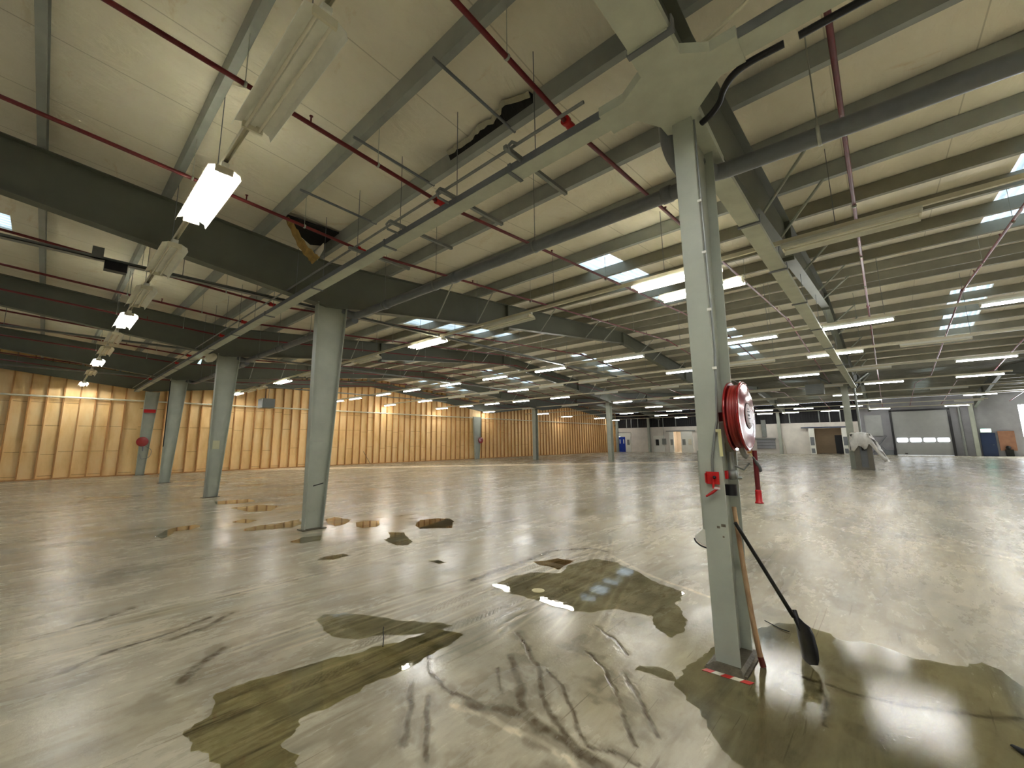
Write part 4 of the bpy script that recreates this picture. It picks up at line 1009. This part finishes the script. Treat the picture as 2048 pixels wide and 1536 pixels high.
MB().box(x-.10,x-.055,.915,.93,z-.47,z-.41).build('small_red_tag', M['redl'], R1)
# hanging hose end with nozzle
hx, hy = 3.64, .74
t = empty('hose_nozzle', (hx,hy,1.4), 'red hose end hanging down below the big reel with its nozzle', 'hose')
b = MB(); b.tube([(hx,hy,1.52),(hx,hy,1.4),(hx,hy+.002,1.22)], .0165, 12); b.build('hose', M['red'], t)
b = MB(); b.lathe([(.017,0),(.021,-.006),(.020,-.02),(.022,-.03),(.022,-.085),(.028,-.09),(.028,-.098),(.001,-.098)], (hx,hy+.002,1.235), 'Z', 16); b.build('nozzle', M['redl'], t)
b = MB(); b.tube(spline([(hx-.07,hy+.0,1.475),(hx-.03,hy-.01,1.44),(hx+.01,hy-.018,1.40),(hx+.035,hy-.018,1.365)],4), [.006]*4+[.012]*4+[.014]*4+[.008], 8); b.build('lever', M['pipe'], t)
b = MB(); b.tube([(hx-.045,hy+.02,1.50),(hx+.0,hy-.01,1.42)], .004, 5); b.build('string', M['tag'], t)
# red bracket on the front flange
t = empty('nozzle_bracket', (3.44,1.0,1.3), 'small red metal bracket with a tilted lever on the nearest column', 'bracket')
b = MB(); b.box(3.436,3.446,.945,1.035,1.275,1.365); b.box(3.41,3.436,1.028,1.035,1.285,1.355); b.build('plate', M['redl'], t)
b = MB(); b.tube([(3.428,.985,1.33),(3.425,.985,1.245)], .009, 8); b.build('stem', M['redl'], t)
b = MB(); b.lathe([(.001,-.012),(.012,-.010),(.012,.002)], (3.43,.975,1.325), 'X', 10); b.build('screw', M['black'], t)
b = MB(); b.tube([(3.42,1.04,1.185),(3.42,.995,1.215),(3.42,.945,1.255)], [.010,.015,.012], 8, True, .7); b.build('lever', M['redl'], t)
b = MB(); b.cbox((3.405,.955,1.250), .006,.04,.015); b.build('lever_sticker', M['label'], t)
reel('hose_reel', (3.56,28.80,1.74), .25, 'bright red hose reel on the column against the timber wall, left side', False)
bpy.data.objects['hose_reel.001']
b = MB(); b.tube(spline([(3.7,28.78,1.50),(3.95,28.75,1.3),(3.9,28.75,.95),(3.6,28.78,.85),(3.5,28.8,1.1)],6), .012, 6); b.tube([(3.60,28.8,1.5),(3.62,28.82,1.25)], .03, 6)
b.build('loose_hose', M['pipe'], bpy.data.objects['hose_reel.001'])
reel('hose_reel', (28.75,28.75,1.75), .28, 'distant red hose reel on the column midway along the timber wall', False)

# ------------------------------------------------------------------ shovel, handle, tape, lamp guard
def to(a, b_, f): return Vector(a).lerp(Vector(b_), f)
t = empty('shovel', (3.75,.75,0), 'black plastic shovel leaning on the nearest column, blade down', 'shovel')
top, neck = (3.60,.905,.985), (3.985,.665,.285)
b = MB(); b.tube([top, to(top, neck, .5), neck], [.0135,.0145,.016], 10); b.lathe([(.001,.0)]+[(.0135,.001),(.001,.012)], top, 'Z', 8) if False else b; b.build('shaft', M['shovel'], t)
tip = Vector((3.625,.585,.006)); nk = Vector((3.985,.665,.285))
nk = Vector((4.02,.655,.27))
dirn = (tip-nk); dirn = Vector((-.10,-.07,-.27)); tip = nk+dirn
# blade: scooped sheet, seen nearly edge on
u = dirn.normalized(); side = Vector((.76,.62,.0)).normalized(); side = (side-u*side.dot(u)).normalized(); nrm = u.cross(side)
rows = []; prof = [(0,.018,.012),(.12,.05,.02),(.22,.088,.03),(.4,.105,.032),(.7,.108,.026),(.9,.100,.016),(1.0,.078,.010)]
rings = []
for f, w, sag in prof:
    c = nk+dirn*f; up_ = []; dn = []
    for q in range(-4, 5):
        s = q/4; off = sag*(s*s)
        p = c+side*(w*s)+nrm*off; up_.append(p); dn.append(p-nrm*.004)
    rings.append(up_+dn[::-1])
b = MB(); b.sweep(rings, None, True, True); b.build('blade', M['shovel'], t)
b = MB(); b.tube([nk-u*.05, nk+u*.02, nk+u*.09], [.018,.021,.008], 10); b.build('socket', M['shovel'], t)
t = empty('wooden_handle', (3.7,.9,0), 'worn wooden tool handle leaning in the nearest column, red-brown at its foot', 'handle')
b = MB(); b.tube(spline([(3.655,.825,.008),(3.65,.84,.10),(3.655,.87,.35),(3.67,.895,.65),(3.70,.915,.9),(3.735,.935,1.085)],5), [.019]*6+[.0175]*10+[.0165]*10, 10) if False else None
P_ = spline([(3.655,.825,.008),(3.652,.84,.10),(3.655,.868,.35),(3.665,.893,.65),(3.69,.915,.9),(3.72,.935,1.085)],5)
b.tube(P_, [.0195-.003*i/(len(P_)-1) for i in range(len(P_))], 12); b.build('shaft', M['handle'], t)
b = MB(); b.tube(P_[0:5], [.0205]*5, 12); b.build('stained_foot', mat('stained_foot', (96,34,22), .35, 0, .2, 20), t)
# striped tape in front of the column
A, B_ = Vector((3.325,1.135,.002)), Vector((3.345,.845,.002)); w = Vector((.045,0,0)); n = 5; cols = ['tape_r','tape_w','tape_r','tape_w','tape_r']
t = empty('hazard_tape', (3.33,1,0), 'red and white striped tape on the floor in front of the nearest column', 'tape')
for k in range(n):
    p, q = A.lerp(B_, k/n), A.lerp(B_, (k+1)/n); sk = Vector((0,-.018,0)); o_ = Vector((0,0,.003))
    b = MB(); vs = [p, q, q+w+sk, p+w+sk]; b.add(vs+[v_+o_ for v_ in vs], [(0,3,2,1),(4,5,6,7),(0,1,5,4),(1,2,6,5),(2,3,7,6),(3,0,4,7)]); b.build('red_stripe' if k % 2 == 0 else 'white_stripe', M[cols[k]], t)
# pale hood on the hidden side of the column
t = empty('lamp_hood', (3.62,1.15,.85), 'pale plastic hood sticking out low behind the nearest column', 'hood')
b = MB(); b.extr([(1.085,.93),(1.12,.925),(1.178,.87),(1.178,.845),(1.135,.81),(1.085,.80)], 'X', 3.52, 3.66); b.build('shell', M['white'], t, bevel=.006)
b = MB(); b.tube(spline([(3.52,1.182,.85),(3.52,1.172,.825),(3.52,1.135,.80),(3.52,1.085,.788)],4), .006, 6); b.build('dark_rim', M['black'], t)
b = MB(); b.tube([(3.50,1.092,.93),(3.50,1.092,1.52)], .014, 8); b.build('stem', M['steel'], t)
# twig and scraps on the floor
for pts, lab in (([(2.0,3.1,.01),(2.07,3.2,.015),(2.14,3.32,.02),(2.17,3.36,.03)],'thin dark twig at the edge of the long streaked puddle'),
                 ([(4.55,.98,.008),(4.45,.85,.008),(4.42,.78,.012)],'thin dark twig on the floor beyond the wooden handle')):
    b = MB(); b.tube(pts, .004, 5); tag(b.build('twig', M['dark']), lab, 'twig')
b = MB(); b.tube([(3.62,-.30,.012),(3.58,-.34,.014),(3.55,-.39,.012)], [.01,.022,.008], 8, True, .5); tag(b.build('leaf_scrap', M['dark']), 'dark leaf-like scrap in the wet area at lower right', 'scrap')

# ------------------------------------------------------------------ draped machine by the far column
t = empty('machine_stand', (29.7,.95,0), 'grey metal machine stand in front of the far column', 'machine')
b = MB()
b.box(29.5,29.9,.62,1.36,0,.12); b.box(29.5,29.85,.62,.84,.12,1.5); b.box(29.5,29.85,1.12,1.36,.12,1.75); b.box(29.5,29.85,.62,1.36,1.3,1.85); b.build('frame', M['conc'], t)
b = MB(); b.box(29.56,29.8,.84,1.12,.12,1.3); b.build('recess', M['pipe'], t)
b = MB(); b.box(29.46,29.50,.92,1.05,1.0,1.5); b.build('dark_slot', M['dark'], t)
b = MB(); b.tube([(29.75,1.0,1.86),(29.75,1.0,4.5)], .055, 8); tag(b.build('standpipe', M['galv']), 'pale vertical pipe rising from the polythene-draped machine', 'pipe')
b = MB(); rnd = random.Random(9); rings = []
path = [(1.50,1.02),(1.44,1.55),(1.38,1.90),(1.1,1.93),(.80,1.92),(.62,1.78),(.45,1.42),(.30,1.05),(.12,.62),(-.02,.45)]
path = [(v.x, v.y) for v in spline([(a, c, 0) for a, c in path], 4)]
for i, (yy, zz) in enumerate(path):
    f = i/(len(path)-1); ring = []; wd = .36+.12*math.sin(f*PI)
    for q in range(13):
        s = q/12; ring.append((29.36+wd*1.3*s, yy+rnd.uniform(-.03,.03)+.05*math.sin(s*9+i), zz+rnd.uniform(-.03,.03)-.10*abs(s-.5)))
    rings.append(ring+[(p[0], p[1]+.012, p[2]+.012) for p in reversed(ring)])
b.sweep(rings, None, True); 
# front skirt of the sheet
rg = []
for i in range(14):
    yy = 1.46-i*.105; zb = [1.0,.95,1.1,1.25,1.2,1.05,1.1,1.35,1.2,1.0,.8,.6,.42,.5][i]; zt = [1.55,1.85,1.92,1.93,1.93,1.92,1.92,1.86,1.65,1.4,1.15,.95,.75,.6][i]
    x_ = 29.38+.05*math.sin(i*1.9); rg.append([(x_,yy,zt),(x_-.05+.04*math.sin(i),yy,(zt+zb)/2),(x_+.02,yy,zb),(x_+.03,yy,zb),(x_-.03+.04*math.sin(i),yy,(zt+zb)/2),(x_+.012,yy,zt)])
b.sweep(rg, None, True)
tag(b.build('polythene_sheet', M['poly']), 'crumpled white polythene sheet draped over the machine stand', 'sheet')
b = MB(); b.lathe([(.001,.03),(.12,.025),(.14,.0)], (29.7,.40,.002), 'Z', 10); tag(b.build('white_scrap', M['white']), 'small white scrap on the floor right of the machine stand', 'scrap')

# ------------------------------------------------------------------ world, camera
w = bpy.data.worlds.new('sky'); bpy.context.scene.world = w; w.use_nodes = True
bg = w.node_tree.nodes['Background']; bg.inputs['Color'].default_value = (.86,.93,1.0,1); bg.inputs['Strength'].default_value = SKYS
cam = bpy.data.cameras.new('camera'); co = bpy.data.objects.new('camera', cam); C.objects.link(co); bpy.context.scene.camera = co
rt, up, fw = Vector((0.680037,-0.73314,-0.007426)), Vector((-0.109438,-0.111516,0.987718)), Vector((0.724964,0.670873,0.156069))
m = Matrix.Identity(4)
for i in range(3): m[i][0], m[i][1], m[i][2] = rt[i], up[i], -fw[i]
m.translation = (0, 0, 1.6); co.matrix_world = m
cam.sensor_fit = 'HORIZONTAL'; cam.sensor_width = 36; cam.lens = 831.465/2048*36
cam.shift_x = 30.05/2048; cam.shift_y = -15.94/2048; cam.clip_start = .05; cam.clip_end = 300
sc = bpy.context.scene
sc.view_settings.view_transform = 'Standard'; sc.view_settings.look = 'None'; sc.view_settings.gamma = 1; sc.view_settings.use_curve_mapping = False
sc.view_settings.exposure = EXPO
sc.cycles.use_denoising = True; sc.cycles.max_bounces = 10; sc.cycles.diffuse_bounces = 5; sc.cycles.glossy_bounces = 4; sc.cycles.transparent_max_bounces = 12
sc.cycles.sample_clamp_indirect = 60; sc.cycles.use_light_tree = True; sc.cycles.caustics_reflective = False; sc.cycles.caustics_refractive = False
